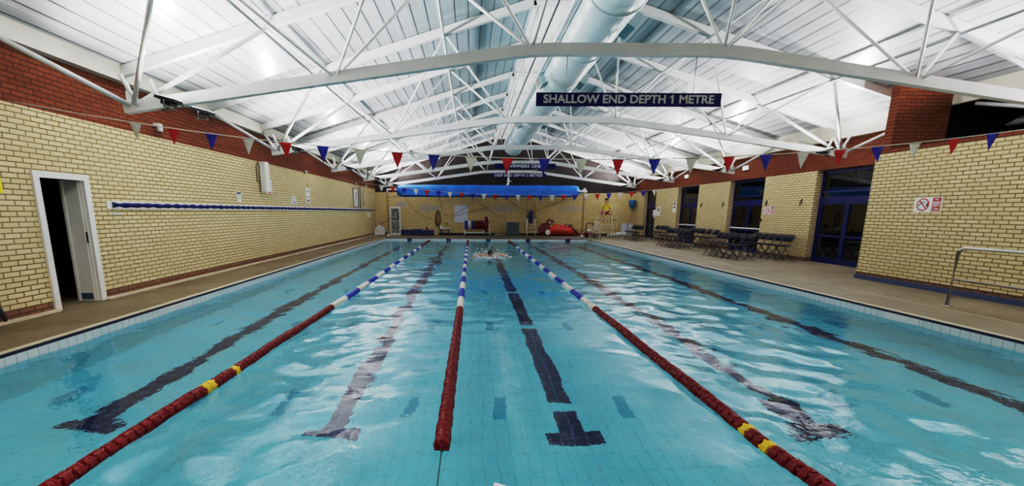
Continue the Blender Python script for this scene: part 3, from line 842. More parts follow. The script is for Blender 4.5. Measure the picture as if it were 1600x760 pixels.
# left wall notices
wall_sign('notice', WL, 12.3, 12.52, 1.77, 2.03, 'small white notice with a blue heading just above the wave strip, nearest on left wall', 'notice', [('rect', .1, .9, .78, .95, 'blue_frame', 'heading'), ('rect', .15, .85, .62, .66, 'steel_grey', 'text_line'), ('rect', .15, .85, .5, .54, 'steel_grey', 'text_line'), ('rect', .15, .7, .38, .42, 'steel_grey', 'text_line'), ('rect', .15, .8, .26, .3, 'steel_grey', 'text_line')])
wall_sign('prohibition_sign', WL, 14.1, 14.5, 2.05, 2.48, 'white prohibition sign with black ring and red footer beside the white wall box', 'sign', [('ring', .5, .64, .30, 'black', 'prohibition_ring'), ('rect', .2, .8, .04, .24, 'sign_red', 'red_panel')])
wall_sign('notice', WL, 16.05, 16.45, 1.76, 2.04, 'small white notice with a black square, halfway along the left wall', 'notice', [('rect', .15, .85, .86, .92, 'steel_grey', 'text_line'), ('rect', .15, .85, .72, .78, 'steel_grey', 'text_line'), ('rect', .2, .8, .55, .6, 'steel_grey', 'text_line'), ('rect', .15, .7, .4, .45, 'steel_grey', 'text_line'), ('rect', .4, .7, .1, .28, 'black', 'logo_square')])
t = wall_sign('notice', WL, 17.45, 17.85, 1.82, 2.4, 'tall white notice with three dark pictures hung from a hook on left wall', 'notice', [('rect', .3, .7, .72, .86, 'steel_grey', 'picture'), ('rect', .3, .7, .38, .48, 'steel_grey', 'picture'), ('rect', .3, .7, .1, .24, 'navy', 'picture')])
m = MB(); m.tube([(.008, -.15, .58), (.012, 0, .74), (.008, .15, .58)], .005, 5); m.build('cord', 'steel_grey', t)
t = wall_sign('clock_board', WL, 24.4, 25.4, 1.80, 2.72, 'white pace clock board with black hands at the far end of the left wall', 'clock', [('ring', .5, .35, .0, 'black', 'ring')][:0], base='white_board')
m = MB(); m.tube([(.02, 0, .5), (.02, .18, .78)], .018, 5); m.tube([(.02, 0, .5), (.02, .22, .38)], .018, 5); m.lathe([(.04, .012), (.04, .03)], (0, 0, .5), 'x', 12); m.build('clock_hand', 'black', t)
m = MB(); m.lathe([(.14, .012), (.14, .02)], (0, 0, .22), 'x', 20); m.build('clock_dial', 'letter', t)
m = MB(); m.box((0, -.53, -.03), (.05, .53, 0)); m.box((0, -.53, .92), (.05, .53, .95)); m.box((0, -.53, 0), (.05, -.5, .92)); m.box((0, .5, 0), (.05, .53, .92)); m.build('frame', 'steel_grey', t)
for i, (y, z0, z1) in enumerate(((25.9, 1.7, 2.9), (26.7, 1.85, 2.85))):
    m = MB(); m.tube([(WL+.03, y, z0), (WL+.03, y, z1)], .028, 8); m.box((WL, y-.03, (z0+z1)/2-.02), (WL+.05, y+.03, (z0+z1)/2+.02))
    tag(m.build('hanging_pole', 'steel_grey' if i == 0 else 'letter'), ['dark grey pole hung upright right of the pace clock board', 'pale grey pole hung upright near the far left corner'][i], 'pole')
m = MB(); m.box((WL, 27.4, 1.15), (WL+.03, 28.3, 1.45)); tag(m.build('blank_plate', 'cream'), 'pale blank plate below the wave strip in the far left corner', 'plate')
# white box heater
t = thing('heater', 'tall white box unit mounted high on the left wall beside the prohibition sign', 'heater', (WL, 13.8, 2.08))
m = MB(); m.box((0.05, -.13, 0), (.22, .13, .88)); m.bevel(.012); m.build('casing', 'white_board', t)
m = MB(); m.box((0, -.05, .15), (.05, .05, .2)); m.box((0, -.05, .7), (.05, .05, .75)); m.tube([(.03, -.16, .86), (.03, -.3, .72), (.03, -.3, .3), (.03, -.12, .3)], .012, 6); m.build('bracket', 'black', t)
# cctv
t = thing('security_camera', 'small white security camera on the red brick of the left wall', 'camera', (WL, 9.37, 3.12))
m = MB(); m.lathe([(.035, -.05), (.05, -.03), (.05, .09), (.04, .1)], (.10, 0, 0), 'z', 14); m.build('housing', 'white_board', t)
m = MB(); m.lathe([(.036, -.075), (.036, -.05)], (.10, 0, 0), 'z', 14); m.build('lens', 'black', t)
m = MB(); m.box((0, -.04, .06), (.10, .04, .11)); m.build('bracket', 'white_board', t)
for i, (y, z) in enumerate(((17.45, 2.99), (24.9, 3.0), (27.3, 3.02))):
    t = thing('bulkhead_lamp', ['small round cream lamp on the red brick, nearest of the three on left wall', 'small round cream lamp on red brick above the pace clock board', 'small round cream lamp on red brick nearest the far left corner'][i], 'wall lamp', (WL, y, z), 0, 'round lamps on the left wall')
    m = MB(); m.lathe([(.05, 0), (.06, .03)], (0, 0, 0), 'x', 14); m.build('base', 'black', t)
    m = MB(); m.lathe([(.055, .03), (.06, .07), (.045, .11), (.015, .125)], (0, 0, 0), 'x', 14); m.build('shade', 'cream', t)
m = MB(); m.box((WL, 5.75, 1.74), (WL+.012, 6.16, 1.95)); tag(m.build('warning_sign', 'yellow'), 'yellow sign at the left edge of the photo before the doorway', 'sign')
t = thing('squeegee', 'grey pole with black grip leaning on the left wall before the doorway', 'pole', (WL, 5.78, 0))
m = MB(); m.tube([(.10, -.3, 1.1), (.05, .02, .18)], .012, 8); m.build('pole', 'steel_grey', t)
m = MB(); m.tube([(.05, .0, .22), (.045, .05, .05)], .028, 8); m.tube([(.045, .05, .05), (.045, .05, 0)], .018, 8); m.build('grip', 'black', t)
m = MB(); m.box((WL, 7.98, 1.44), (WL+.01, 8.16, 1.475)); tag(m.build('name_plate', 'letter'), 'tiny grey plate under the near end of the wave strip', 'plate')

# right wall fittings: exit signs, hooks, notices
for i, (y, z) in enumerate(((18.2, 3.28), (23.1, 3.33))):
    t = thing('exit_sign', ['lit green-white exit sign on the red band above the second pair of doors', 'lit white exit sign on the red band above the farther pair of doors'][i], 'exit sign', (WR, y, z), 0, 'exit signs')
    m = MB(); m.box((-.05, -.19, -.085), (0, .19, .085)); m.bevel(.01); m.build('casing', 'white_board', t)
    m = MB(); m.box((-.056, -.17, -.07), (-.05, .17, .07)); m.build('lit_panel', 'exit_green', t)
for i, y in enumerate((14.95, 16.7, 19.55, 21.4)):
    m = MB(); m.tube([(WR, y, 1.95), (WR-.05, y, 1.93), (WR-.06, y, 1.80), (WR-.03, y, 1.77)], .012, 6); m.box((WR-.012, y-.02, 1.82), (WR, y+.02, 2.0))
    tag(m.build('coat_hook', 'black'), ['black hook on the nearest brick pier, right side', 'black hook on the nearest brick pier, above the no-diving sign', 'black hook on the second brick pier, right side', 'black hook on the second brick pier, left side'][i], 'hook', 'hooks on the brick piers')
m = MB(); m.box((WR-.05, 16.86, 1.22), (WR, 16.93, 1.32)); m.bevel(.008); tag(m.build('call_button', 'black'), 'small black call point at the left edge of the nearest brick pier', 'switch')
wall_sign('notice', WR, 24.05, 24.4, 1.55, 2.1, 'narrow white notice with blue pictograms on the third pier from the camera', 'notice', [('rect', .25, .75, .72, .94, 'blue_frame', 'picture'), ('rect', .25, .75, .42, .6, 'blue_frame', 'picture')], d=-1)
wall_sign('notice', WR, 26.0, 26.45, 1.35, 1.85, 'white poster beside the farthest door', 'notice', [('rect', .2, .8, .55, .85, 'steel_grey', 'picture')], d=-1)
t = thing('paper_dispenser', 'white wall dispenser beside the farthest door', 'dispenser', (WR, 26.6, 1.35))
m = MB(); m.box((-.14, -.13, 0), (0, .13, .34)); m.bevel(.02); m.build('casing', 'white_board', t)
m = MB(); m.box((-.13, -.06, -.12), (-.02, .06, 0)); m.build('paper', 'white_flag', t)

# upper void lamp
t = thing('tube_lamp', 'grey tube light fitting in the dark opening above the near right wall', 'lamp', (11.7, 9.0, 3.48))
m = MB(); m.tube([(0, -1.2, 0), (0, 1.05, 0), (0, 1.25, -.03)], .07, 10, rs=[.07, .07, .02]); m.build('diffuser', 'letter', t)
m = MB(); m.box((-.05, -1.1, .06), (.05, 1.0, .1)); m.tube([(0, -.5, .1), (0, -.5, .8)], .01, 5); m.tube([(0, .5, .1), (0, .5, .8)], .01, 5); m.build('back_plate', 'steel_grey', t)

# handrail near right
t = thing('handrail', 'brushed steel two-rail handrail on the right pool deck', 'handrail', (8.05, 7.33, 0))
m = MB(); m.tube([(0, .0, 0), (0, 0, .88), (0, -.03, .95), (0, -.10, .98), (0, -4.6, .98), (0, -4.7, .92), (0, -4.72, .88), (0, -4.72, 0)], .028, 12); m.build('top_rail', 'chrome', t)
m = MB(); m.tube([(0, 0, .455), (0, -4.72, .455)], .022, 10); m.build('lower_rail', 'chrome', t)
m = MB(); m.tube([(0, -2.4, 0), (0, -2.4, .97)], .026, 10); m.build('post', 'chrome', t)
for yv in (0, -2.4, -4.72):
    m = MB(); m.lathe([(.07, 0), (.07, .006), (.032, .012)], (0, yv, 0), 'z', 16); m.build('floor_flange', 'chrome', t)

# ------------------------------------------------------------------ folding chairs
def make_chair():
    t = thing('folding_chair', 'folding chair', 'chair', (0, 0, 0), 0, 'folding chairs in rows on the right deck')
    w = .21; top = .76
    m = MB(); P = []
    a0, a1 = V((-.26, 0, 0)), V((.20, 0, top-.05))
    for s in (-1, 1):
        pass
    pts = [(-.26, -w, 0)] + [(-.26+(.46)*f, -w, (top-.06)*f) for f in (.5, 1.0)] + [(.215, -w+.03, top-.02), (.225, -w+.08, top)] + [(.225, w-.08, top), (.215, w-.03, top-.02)] + [(-.26+.46*f, w, (top-.06)*f) for f in (1.0, .5)] + [(-.26, w, 0)]
    m.tube(pts, .0125, 7); m.build('back_frame', 'chair_frame', t)
    for s in (-1, 1):
        m = MB(); m.tube([(.25, s*(w-.03), 0), (-.10, s*(w-.03), .44)], .0115, 7); m.build('rear_leg', 'chair_frame', t)
    m = MB(); m.tube([(.19, -w+.03, .075), (.19, w-.03, .075)], .009, 6); m.build('stretcher', 'chair_frame', t)
    m = MB(); m.tube([(-.19, -w, .11), (-.19, w, .11)], .009, 6); m.build('stretcher', 'chair_frame', t)
    m = MB(); m.box((-.24, -w+.02, .425), (.13, w-.02, .45)); m.bevel(.010); m.build('seat', 'chair_pad', t)
    m = MB(); xa, xb = .135, .215
    rows = []
    for i in range(7):
        f = i/6; yv = (-w+.02)+(2*w-.04)*f; cv = .02*(1-(2*f-1)**2)
        tz = .04*abs(2*f-1)**3
        rows.append([m.b.verts.new(p) for p in ((.115+cv, yv, .56), (.20+cv, yv, top-.015-tz), (.222+cv, yv, top-.02-tz), (.137+cv, yv, .555))])
    for A, B in zip(rows, rows[1:]):
        for j in range(4): m.b.faces.new((A[j], A[(j+1) % 4], B[(j+1) % 4], B[j])).smooth = True
    m.b.faces.new(rows[0]); m.b.faces.new(rows[-1]); m.build('backrest', 'chair_pad', t)
    return t
proto = make_chair(); first = True; proto.scale = (1.1, 1.1, 1.1)
ORD = ['nearest', 'second', 'third', 'fourth', 'farthest']
rows = [('poolside row by nearest brick pier', 8.95, [14.70, 15.14, 15.54, 15.94, 16.34]),
        ('wall row against nearest brick pier', 10.2, [14.62, 15.02, 15.40, 15.78, 16.2]),
        ('poolside row by second brick pier', 9.15, [19.3, 19.75, 20.15, 20.55, 20.95]),
        ('wall row against second brick pier', 10.35, [19.2, 19.75, 20.3, 20.75, 21.2]),
        ('wall row near third brick pier', 10.45, [24.4, 24.95, 25.5]),
        ('poolside row near far right corner', 9.2, [24.55, 25.0, 25.4, 25.8])]
for rn, x, yl in rows:
    for i, y in enumerate(yl):
        lab = 'navy folding chair, %s in the %s' % (ORD[i] if i < len(yl)-1 else ORD[4], rn)
        rzz = random.uniform(-.07, .07); loc = (x+random.uniform(-.03, .03), y, 0)
        if first: proto.location = loc; proto.rotation_euler = (0, 0, rzz); proto['label'] = lab; first = False
        else: dup(proto, loc, rzz, lab)

# ------------------------------------------------------------------ pool cover roll and its posts
t = thing('pool_cover', 'bright blue rolled pool cover hung high along the back wall', 'pool cover', (1.05, 28.5, 2.82))
m = MB(); N = 44; K = 22; rings = []
for i in range(N+1):
    f = i/N; x = -5.65+11.3*f
    rr = .36*(1+.04*noise.noise(V((x*.8, 1, 0))))
    if f < .02: rr *= .72+14*f
    if f > .985: rr *= .8
    R_ = []
    for j in range(K):
        a = 2*PI*j/K
        z = rr*math.sin(a); yv = rr*math.cos(a)
        if math.cos(a) < -.2: z += .02*math.sin(x*1.3+2*a)
        if math.sin(a) < -.5: z -= .05*(1-f)
        R_.append(m.b.verts.new((x, yv*1.05, z+.012*noise.noise(V((x*2.2, a*2, 4))))))
    rings.append(R_)
for A, B in zip(rings, rings[1:]):
    for j in range(K): m.b.faces.new((A[j], A[(j+1) % K], B[(j+1) % K], B[j])).smooth = True
m.b.faces.new(rings[0]); m.b.faces.new(rings[-1]); m.build('cover_roll', 'cover_blue', t)
m = MB(); pl = [(-5.2, -.36, .14)]; 
fl = [[m.b.verts.new((-5.3+10.8*i/40, -.385-.02*math.sin(i*.9), z+.02*math.sin(i*.5))) for z in (.02, -.12, -.30)] for i in range(41)]
for A, B in zip(fl, fl[1:]):
    for j in range(2): m.b.faces.new((A[j], A[j+1], B[j+1], B[j])).smooth = True
m.build('cover_flap', 'cover_blue', t)
m = MB(); m.tube([(-6.35, 0, .05), (-5.5, 0, .05)], .06, 10); m.tube([(5.5, 0, 0), (6.2, 0, 0)], .07, 10); m.build('axle', 'white_board', t)
m = MB(); m.lathe([(.05, -.05), (.14, -.04), (.14, .04), (.05, .05)], (-5.95, 0, .05), 'x', 14); m.build('end_disc', 'red_flag', t)
for i, (x, ztop) in enumerate(((-5.25, 2.7), (7.07, 2.74))):
    t = thing('support_post', ['tan upright post under the left end of the blue pool cover', 'tan upright post under the right end of the blue pool cover'][i], 'post', (x, 28.5, 0), 0, 'cover posts')
    m = MB(); m.box((-.05, -.05, .05), (.05, .05, ztop)); m.build('shaft', 'tan', t)
    m = MB(); m.lathe([(.13, 0), (.13, .03), (.07, .08), (.06, .14)], (0, 0, 0), 'z', 14); m.build('foot', 'white_board', t)
    s = 1 if i else -1
    m = MB(); m.tube([(0, 0, ztop-.02), (0, 0, ztop+.12), (-s*.02, 0, ztop+.18), (-s*.15, 0, ztop+.18)] if i == 0 else [(.05, 0, ztop-.15), (.08, 0, ztop+.1), (.05, 0, ztop+.25), (-.1, 0, ztop+.12)], .06, 8); m.build('elbow', 'white_board', t)
    m = MB(); m.tube([(0, 0, ztop-.12), (-s*.35, 0, ztop-.10), (-s*.5, 0, ztop-.3)] if i else [(0, 0, ztop-.3), (.7, 0, ztop-.25)], .03, 6); m.build('arm', 'black' if i else 'tan', t)
t = thing('hanging_bracket', 'white drop bracket hanging from the gable truss to the middle of the blue cover', 'bracket', (2.34, TY[4]-.12, 3.2))
m = MB(); m.tube([(0, 0, .85), (0, 0, .15), (-.02, -.2, .05), (-.1, -.35, .02)], .06, 8); m.build('drop_pipe', 'white_steel', t)
m = MB(); m.lathe([(.09, .1), (.09, .16)], (.0, 0, .12), 'z', 12); m.box((.05, -.04, .2), (.2, .04, .26)); m.build('collar', 'white_steel', t)
# sagging cords on the back wall
for i, pts in enumerate(([(-4.4, 2.45), (-3.9, 1.75), (-3.3, 1.25), (-2.7, 1.05), (-2.4, 1.05)], [(-2.1, 2.45), (-2.0, 1.9), (-1.75, 1.30), (-1.1, 1.25), (-.3, 1.45), (1.2, 1.9)], [(-1.2, 1.3), (-.5, 1.7), (.4, 2.4)], [(.4, 2.3), (1.0, 1.75), (1.9, 1.2), (2.3, 1.05)], [(2.5, 2.3), (3.4, 1.7), (4.2, 1.6), (5.6, 2.1), (6.3, 2.45)])):
    m = MB(); m.tube([(x, YB-.03, z) for x, z in pts], .013, 6)
    tag(m.build('sagging_cord', 'hose'), ['thin sagging cord on back wall left of the hose coil', 'thin cord crossing the white board on back wall, lower one', 'thin cord rising steeply across the white board on back wall', 'thin cord falling to the right behind the lane rope reel', 'thin sagging cord on back wall behind the blue buoy and ladder'][i], 'cord', 'thin cords on the back wall')

# ------------------------------------------------------------------ things along the back wall
GY = 29.6
t = thing('glazed_panel', 'tall white framed panel of mottled grey glass standing against the back wall', 'panel', (-5.0, 29.75, 0))
m = MB()
for a, c in (((-.36, -.04, 0), (-.27, .04, 1.85)), ((.27, -.04, 0), (.36, .04, 1.85)), ((-.27, -.04, 0), (.27, .04, .12)), ((-.27, -.04, 1.72), (.27, .04, 1.85))): m.box(a, c)
m.build('frame', 'white_board', t)
m = MB(); m.box((-.27, -.02, .12), (.27, .02, 1.72)); m.build('glass_pane', 'mottle', t)
m = MB(); m.box((-.27, -.03, .90), (.27, -.02, .93)); m.build('glazing_bar', 'white_board', t)
t = thing('white_tub', 'white plastic tub with flap lid in the far left corner', 'tub', (-6.0, 29.6, 0))
m = MB(); m.prism([(-.3, 0), (.3, 0), (.32, .5), (.2, .55), (-.1, .58), (-.27, .45), (-.33, .2)], -.25, .25, 'y'); m.bevel(.02); m.build('body', 'white_board', t)
m = MB(); m.box((-.15, -.22, .60), (.12, .22, .63), 0, Matrix.Rotation(.5, 3, 'Y')); m.build('lid', 'white_board', t)
m = MB(); m.lathe([(.06, -.262), (.06, -.25)], (-.15, 0, .3), 'y', 14); m.build('port', 'beige', t)
for i, pp in enumerate((((.2, -.05, .55), (.75, .1, .85)), ((.35, .0, .62), (.7, .1, .5)))):
    pass
m = MB(); m.box((-.4, -.03, -.02), (.4, .03, .02), 0, Matrix.Rotation(-.5, 3, 'Y'))
tag(m.build('plank', 'hose', None, loc=(-5.68, 29.62, .86)), 'brown plank lying slanted across the top of the white tub', 'plank')
for i, (x0, x1, h, rr) in enumerate(((-4.6, -3.92, .35, 0), (-3.83, -3.2, .38, .01), (-3.15, -2.48, .345, -.01))):
    m = MB(); m.box((x0, 29.35, 0), (x1, 29.85, h)); m.bevel(.03)
    tag(m.build('foam_block', 'bluefoam'), ['dark blue foam block, leftmost of three beside the mottled glass panel', 'dark blue foam block, middle and tallest of the three on the far deck', 'dark blue foam block, rightmost of three with a dark red ball on it'][i], 'foam block', 'dark blue foam blocks')
m = MB(); m.blob((-2.9, 29.55, .43), .085, sub=3); tag(m.build('ball', 'darkred'), 'dark red ball lying on the rightmost blue foam block', 'ball')
m = MB(); m.box((-2.66, 29.5, .345), (-2.5, 29.64, .41)); m.box((-2.62, 29.52, .41), (-2.54, 29.62, .44)); tag(m.build('small_box', 'beige'), 'small tan box on the right end of the rightmost blue foam block', 'box')
m = MB(); m.prism([(-.14, 0), (.14, 0), (.12, .35), (-.12, .35)], -.14, .14, 'y'); m.bevel(.015); tag(m.build('pedestal', 'beige', None, loc=(-2.27, 29.6, 0)), 'beige pedestal block under the brown hose coil', 'pedestal')
t = thing('side_table', 'low dark table with a white slanted board on top, right of the hose coil', 'table', (-1.72, 29.6, 0))
m = MB(); m.box((-.3, -.2, .36), (.32, .2, .41)); m.build('table_top', 'black', t)
for sx in (-1, 1):
    for sy in (-1, 1):
        m = MB(); m.box((sx*.26-.02, sy*.16-.02, 0), (sx*.26+.02, sy*.16+.02, .36)); m.build('leg', 'black', t)
m = MB(); m.prism([(-.3, .41), (.3, .41), (.3, .44), (-.16, .49), (-.24, .66), (-.3, .66)], -.18, .18, 'y'); tag(m.build('white_ramp', 'white_board', None, loc=(-1.72, 29.6, 0)), 'white scooped board lying on the low dark table', 'board')
t = thing('hose_coil', 'brown hose coiled in a tall loop on the back wall', 'hose', (-2.2, YB, 1.1))
m = MB()
for k in range(5):
    N = 28
    m.tube([((.17-.015*k)*math.cos(2*PI*i/N)+.01*k, -.05-.02*k, (.50-.03*k)*math.sin(2*PI*i/N)) for i in range(N)], .02, 6, closed=True)
m.build('coil', 'hose', t)
m = MB(); m.tube([(-.15, -.06, -.2), (-.22, -.06, -.32), (0, -.06, -.6), (.25, -.06, -.62)], .018, 6); m.build('hose_tail', 'hose', t)
m = MB(); m.tube([(0, 0, .5), (0, -.14, .5), (0, -.15, .56)], .018, 6); m.build('hook', 'black', t)
m = MB(); m.box((-1.10, YB-.03, .82), (-.22, YB, 1.95)); tag(m.build('whiteboard', 'white_cool'), 'plain white board fixed to the back wall left of the lane rope reel', 'board')
t = thing('socket_box', 'small dark socket box on the back wall above the low table', 'box', (-1.63, YB, .72))
m = MB(); m.box((-.09, -.05, -.08), (.09, 0, .08)); m.build('casing', 'hose', t)
m = MB(); m.box((-.06, -.055, -.05), (.06, -.05, .05)); m.build('cover_plate', 'beige', t)
# reel trolley
t = thing('lane_rope_reel', 'lane rope storage reel wound with red, white and blue floats on a white trolley', 'reel', (.42, 28.9, 0))
m = MB()
for x in (-.83, .80): m.box((x-.03, -.25, .12), (x+.03, .25, .17)); m.box((x-.03, -.04, .15), (x+.03, .04, 1.0 if x < 0 else .45))
m.box((-.83, -.03, .17), (.8, .03, .23)); m.build('trolley_frame', 'white_board', t)
for x in (-.83, .8):
    for yv in (-.2, .2):
        m = MB(); m.lathe([(.06, -.02), (.06, .02)], (x, yv, .06), 'x', 12); m.build('caster', 'letter', t)
m = MB(); m.tube([(-.86, 0, .70), (.75, 0, .70)], .03, 8); m.build('axle', 'steel_grey', t)
def bundle(x0, x1, R0, mat, nm):
    m = MB(); x = x0
    while x < x1:
        n = 12
        for j in range(n):
            a = 2*PI*j/n+x*5; m.blob((x, (R0)*math.cos(a), .70+R0*math.sin(a)), .065, (.8, 1, 1), sub=1)
        x += .075
    return m.build(nm, mat, t)
bundle(-.80, -.60, .22, 'float_blue', 'blue_floats'); bundle(-.58, -.40, .22, 'float_white', 'white_floats'); bundle(-.38, -.18, .22, 'float_blue', 'blue_floats'); bundle(-.16, .40, .22, 'float_red', 'red_floats')
m = MB(); m.lathe([(.06, -.16), (.46, -.14), (.52, 0), (.46, .14), (.06, .16)], (.56, 0, .72), 'x', 18); m.build('red_end_drum', 'float_red', t)
for a in range(7):
    m = MB(); m.blob((.56+.15*(-1)**a, -.3-.12*math.cos(a), .72+.42*math.sin(a*.9)), .06, sub=2); m.build('white_float', 'float_white', t)
for i in range(5):
    m = MB(); m.blob((1.65+.14*i, 29.5+.1*(i % 2), .045+.03*(i % 2)), .07, (1.3, .8, .7), sub=2, jit=.3)
    m.blob((1.70+.14*i, 29.45, .05), .05, (.6, 1, 1), sub=1)
    tag(m.build('pool_shoe', 'beige' if i % 2 else 'white_flag'), ['off-white shoe on the far deck, leftmost of five left of the crates', 'tan shoe, second of five from the reel on the far deck', 'off-white shoe in the middle of the five beside the crates', 'tan shoe, fourth of five, one from the crates', 'off-white shoe nearest the stacked crates'][i], 'shoe', 'shoes beside the crates')
for k in range(5):
    t = thing('plastic_crate', 'grey-green plastic crate, '+['bottom', 'second from bottom', 'middle', 'second from top', 'topmost'][k]+' of the stack on the far deck', 'crate', (2.76, 29.4, .005+.172*k), 0, 'stacked crates')
    m = MB(); m.box((-.36, -.26, 0), (.36, .26, .02)); m.box((-.36, -.26, .02), (-.34, .26, .15)); m.box((.34, -.26, .02), (.36, .26, .15)); m.box((-.34, -.26, .02), (.34, -.24, .14)); m.box((-.34, .24, .02), (.34, .26, .15)); m.build('tray', 'crate', t)
    m = MB(); m.box((-.38, -.28, .135), (.38, -.255, .165)); m.box((-.38, .255, .135), (.38, .28, .165)); m.box((-.38, -.255, .135), (-.355, .255, .165)); m.box((.355, -.255, .135), (.38, .255, .165)); m.build('rim', 'bluefoam' if k in (2, 4) else 'black', t)
# ladder on back wall
t = thing('ladder', 'pale step ladder with tan upper rails leaning on the back wall', 'ladder', (3.97, 29.7, 0))
for s in (-1, 1):
    m = MB(); m.tube([(s*.28, -.25, 0), (s*.27, .12, 1.1)], .03, 8); m.build('stile', 'cream', t)
    m = MB(); m.tube([(s*.27, .12, 1.1), (s*.26, .30, 2.1), (s*.24, .33, 2.18)], .035, 8); m.build('upper_rail', 'tan', t)
for k in range(4):
    m = MB(); f = (.25+k*.25)/1.1; m.tube([(-.275, -.25+.37*f, .25+k*.25), (.275, -.25+.37*f, .25+k*.25)], .02, 6); m.build('rung', 'cream', t)
t = thing('torpedo_buoy', 'dark blue rescue buoy hung on the ladder at the back wall', 'buoy', (3.93, 29.62, 1.2))
m = MB(); m.lathe([(.03, .46), (.10, .40), (.15, .28), (.15, -.25), (.10, -.38), (.04, -.42)], (0, 0, 0), 'z', 16); m.build('body', 'bluefoam', t)
m = MB(); m.tube([(-.32, -.05, .08), (.15, -.14, .1)], .03, 6); m.tube([(-.15, -.14, -.22), (.16, -.14, -.22)], .02, 6); m.build('strap', 'black', t)
m = MB(); m.tube([(0, 0, .45), (0, .05, .6)], .015, 6); m.build('cord', 'black', t)
# inflatable
t = thing('inflatable', 'large deflated orange-red pool inflatable with dark red head end', 'inflatable', (5.75, 29.3, 0))
m = MB(); N = 26; rings = []
for i in range(N+1):
    f = i/N; x = -.85+1.95*f
    h = .80*(1-.35*f)*(min(1, f*6)**.5)*(1 if f < .8 else max(.08, (1-f)/.2)**.8); w = .42*(min(1, f*8)**.5)*(1 if f < .85 else max(.1, (1-f)/.15))
    R_ = []
    for j in range(18):
        a = 2*PI*j/18
        z = h*.5*(1+math.sin(a)); yv = w*math.cos(a)
        k = 1+.10*noise.noise(V((x*3, a*1.3, 2)))
        R_.append(m.b.verts.new((x, yv*k, max(.0, z*k))))
    rings.append(R_)
for A, B in zip(rings, rings[1:]):
    for j in range(18): m.b.faces.new((A[j], A[(j+1) % 18], B[(j+1) % 18], B[j])).smooth = True
m.b.faces.new(rings[0]); m.b.faces.new(rings[-1]); m.build('body', 'inflatable', t)
m = MB(); m.blob((-.85, 0, .42), .44, (.85, .9, .95), sub=3, jit=.15); m.blob((-1.12, -.05, .32), .28, (.8, 1, 1.1), sub=3, jit=.2); m.blob((-.62, -.05, .85), .22, (1, .9, .85), sub=2, jit=.3); m.build('head', 'darkred', t)
m = MB(); m.blob((.62, -.1, .66), .16, (1.5, .8, .6), sub=2, jit=.2); m.prism([(.6, .62), (.9, .5), (1.32, .1), (1.3, .02), (.95, .02), (.75, .35)], -.2, .2, 'y'); m.build('tail', 'darkred', t)
m = MB(); m.lathe([(.16, -.5), (.17, -.46), (.12, -.42)], (-.80, 0, .2), 'y', 16); m.build('wheel', 'white_flag', t)
for a, c in (((-.68, -.28, .83), .07), ((-.52, -.28, .74), .06), ((-.6, -.3, .62), .06), ((.5, -.28, .62), .06), ((.66, -.25, .72), .05)):
    m = MB(); m.blob(a, c, sub=2); m.build('white_spot', 'float_white', t)
m = MB(); m.box((4.95, 29.05, .0), (6.9, 29.75, .05)); tag(m.build('floor_mat', 'black'), 'black mat under the orange-red inflatable', 'mat')
for o in bpy.data.objects:
    if o.name.startswith('inflatable') and o.type == 'EMPTY': o.location.z = .05
# trolley and pool ladder at right far corner
t = thing('equipment_trolley', 'dark red trolley with a tall handle beside the pool ladder', 'trolley', (7.45, 27.9, 0))
m = MB(); m.box((-.3, -.25, .14), (.3, .25, .30)); m.bevel(.02); m.build('tray', 'darkred', t)
m = MB(); m.tube([(-.22, .2, .3), (-.22, .2, .82), (-.2, .2, .86), (.18, .2, .86), (.2, .2, .82), (.2, .2, .3)], .025, 8); m.build('handle', 'black', t)
m = MB(); m.blob((-.12, -.1, .42), .12, (1.2, 1, .9), sub=2, jit=.3); m.build('bundle', 'white_flag', t)
for sx in (-1, 1):
    for sy in (-1, 1):
        m = MB(); m.lathe([(.075, -.02), (.075, .02)], (sx*.22, sy*.2, .075), 'y', 12); m.build('wheel', 'black', t)
t = thing('pool_ladder', 'chrome pool ladder at the far right corner of the pool', 'ladder', (6.72, 24.9, 0))
for s in (-.25, .25):
    m = MB(); m.tube([(.45, s, 0), (.42, s, .5), (.34, s, .72), (.18, s, .78), (.04, s, .66), (-.04, s, .4), (-.10, s, -.1), (-.10, s, -1.2)], .024, 10); m.build('rail', 'chrome', t)
    m = MB(); m.lathe([(.06, 0), (.06, .008), (.03, .014)], (.45, s, 0), 'z', 12); m.build('floor_flange', 'chrome', t)
for k in range(4):
    m = MB(); m.box((-.14, -.25, -.25-k*.28), (-.05, .25, -.22-k*.28)); m.build('tread', 'chrome', t)

# ------------------------------------------------------------------ lifeguard chair and lifeguard
GX, GYY = 8.28, 27.7
t = thing('lifeguard_chair', 'tall pale steel lifeguard chair on the far right deck', 'lifeguard chair', (GX, GYY, 0))
for sx in (-1, 1):
    for sy in (-1, 1):
        m = MB(); m.tube([(sx*.42, sy*.36, 0), (sx*.27, sy*.27, 1.42)], .024, 8); m.build('leg', 'cream', t)
for z in (.35, .75, 1.1):
    f = z/1.42; xx = .42-.15*f; yv = .36-.09*f
    m = MB(); m.tube([(-xx, -yv, z), (xx, -yv, z), (xx, yv, z), (-xx, yv, z)], .016, 6, closed=True); m.build('brace', 'cream', t)
m = MB(); m.box((-.32, -.28, 1.40), (.3, .28, 1.45)); m.bevel(.01); m.build('seat', 'darkred', t)
m = MB(); m.box((.24, -.27, 1.62), (.29, .27, 1.92)); m.bevel(.012); m.build('backrest', 'cream', t)
for s in (-1, 1):
    m = MB(); m.tube([(.27, s*.28, 1.42), (.27, s*.28, 1.95)], .02, 6); m.tube([(.27, s*.3, 1.68), (-.2, s*.3, 1.66), (-.24, s*.3, 1.45)], .02, 6); m.build('armrest', 'cream', t)
m = MB(); m.box((-.72, -.24, .95), (-.36, .24, .985)); m.build('footrest', 'cream', t)
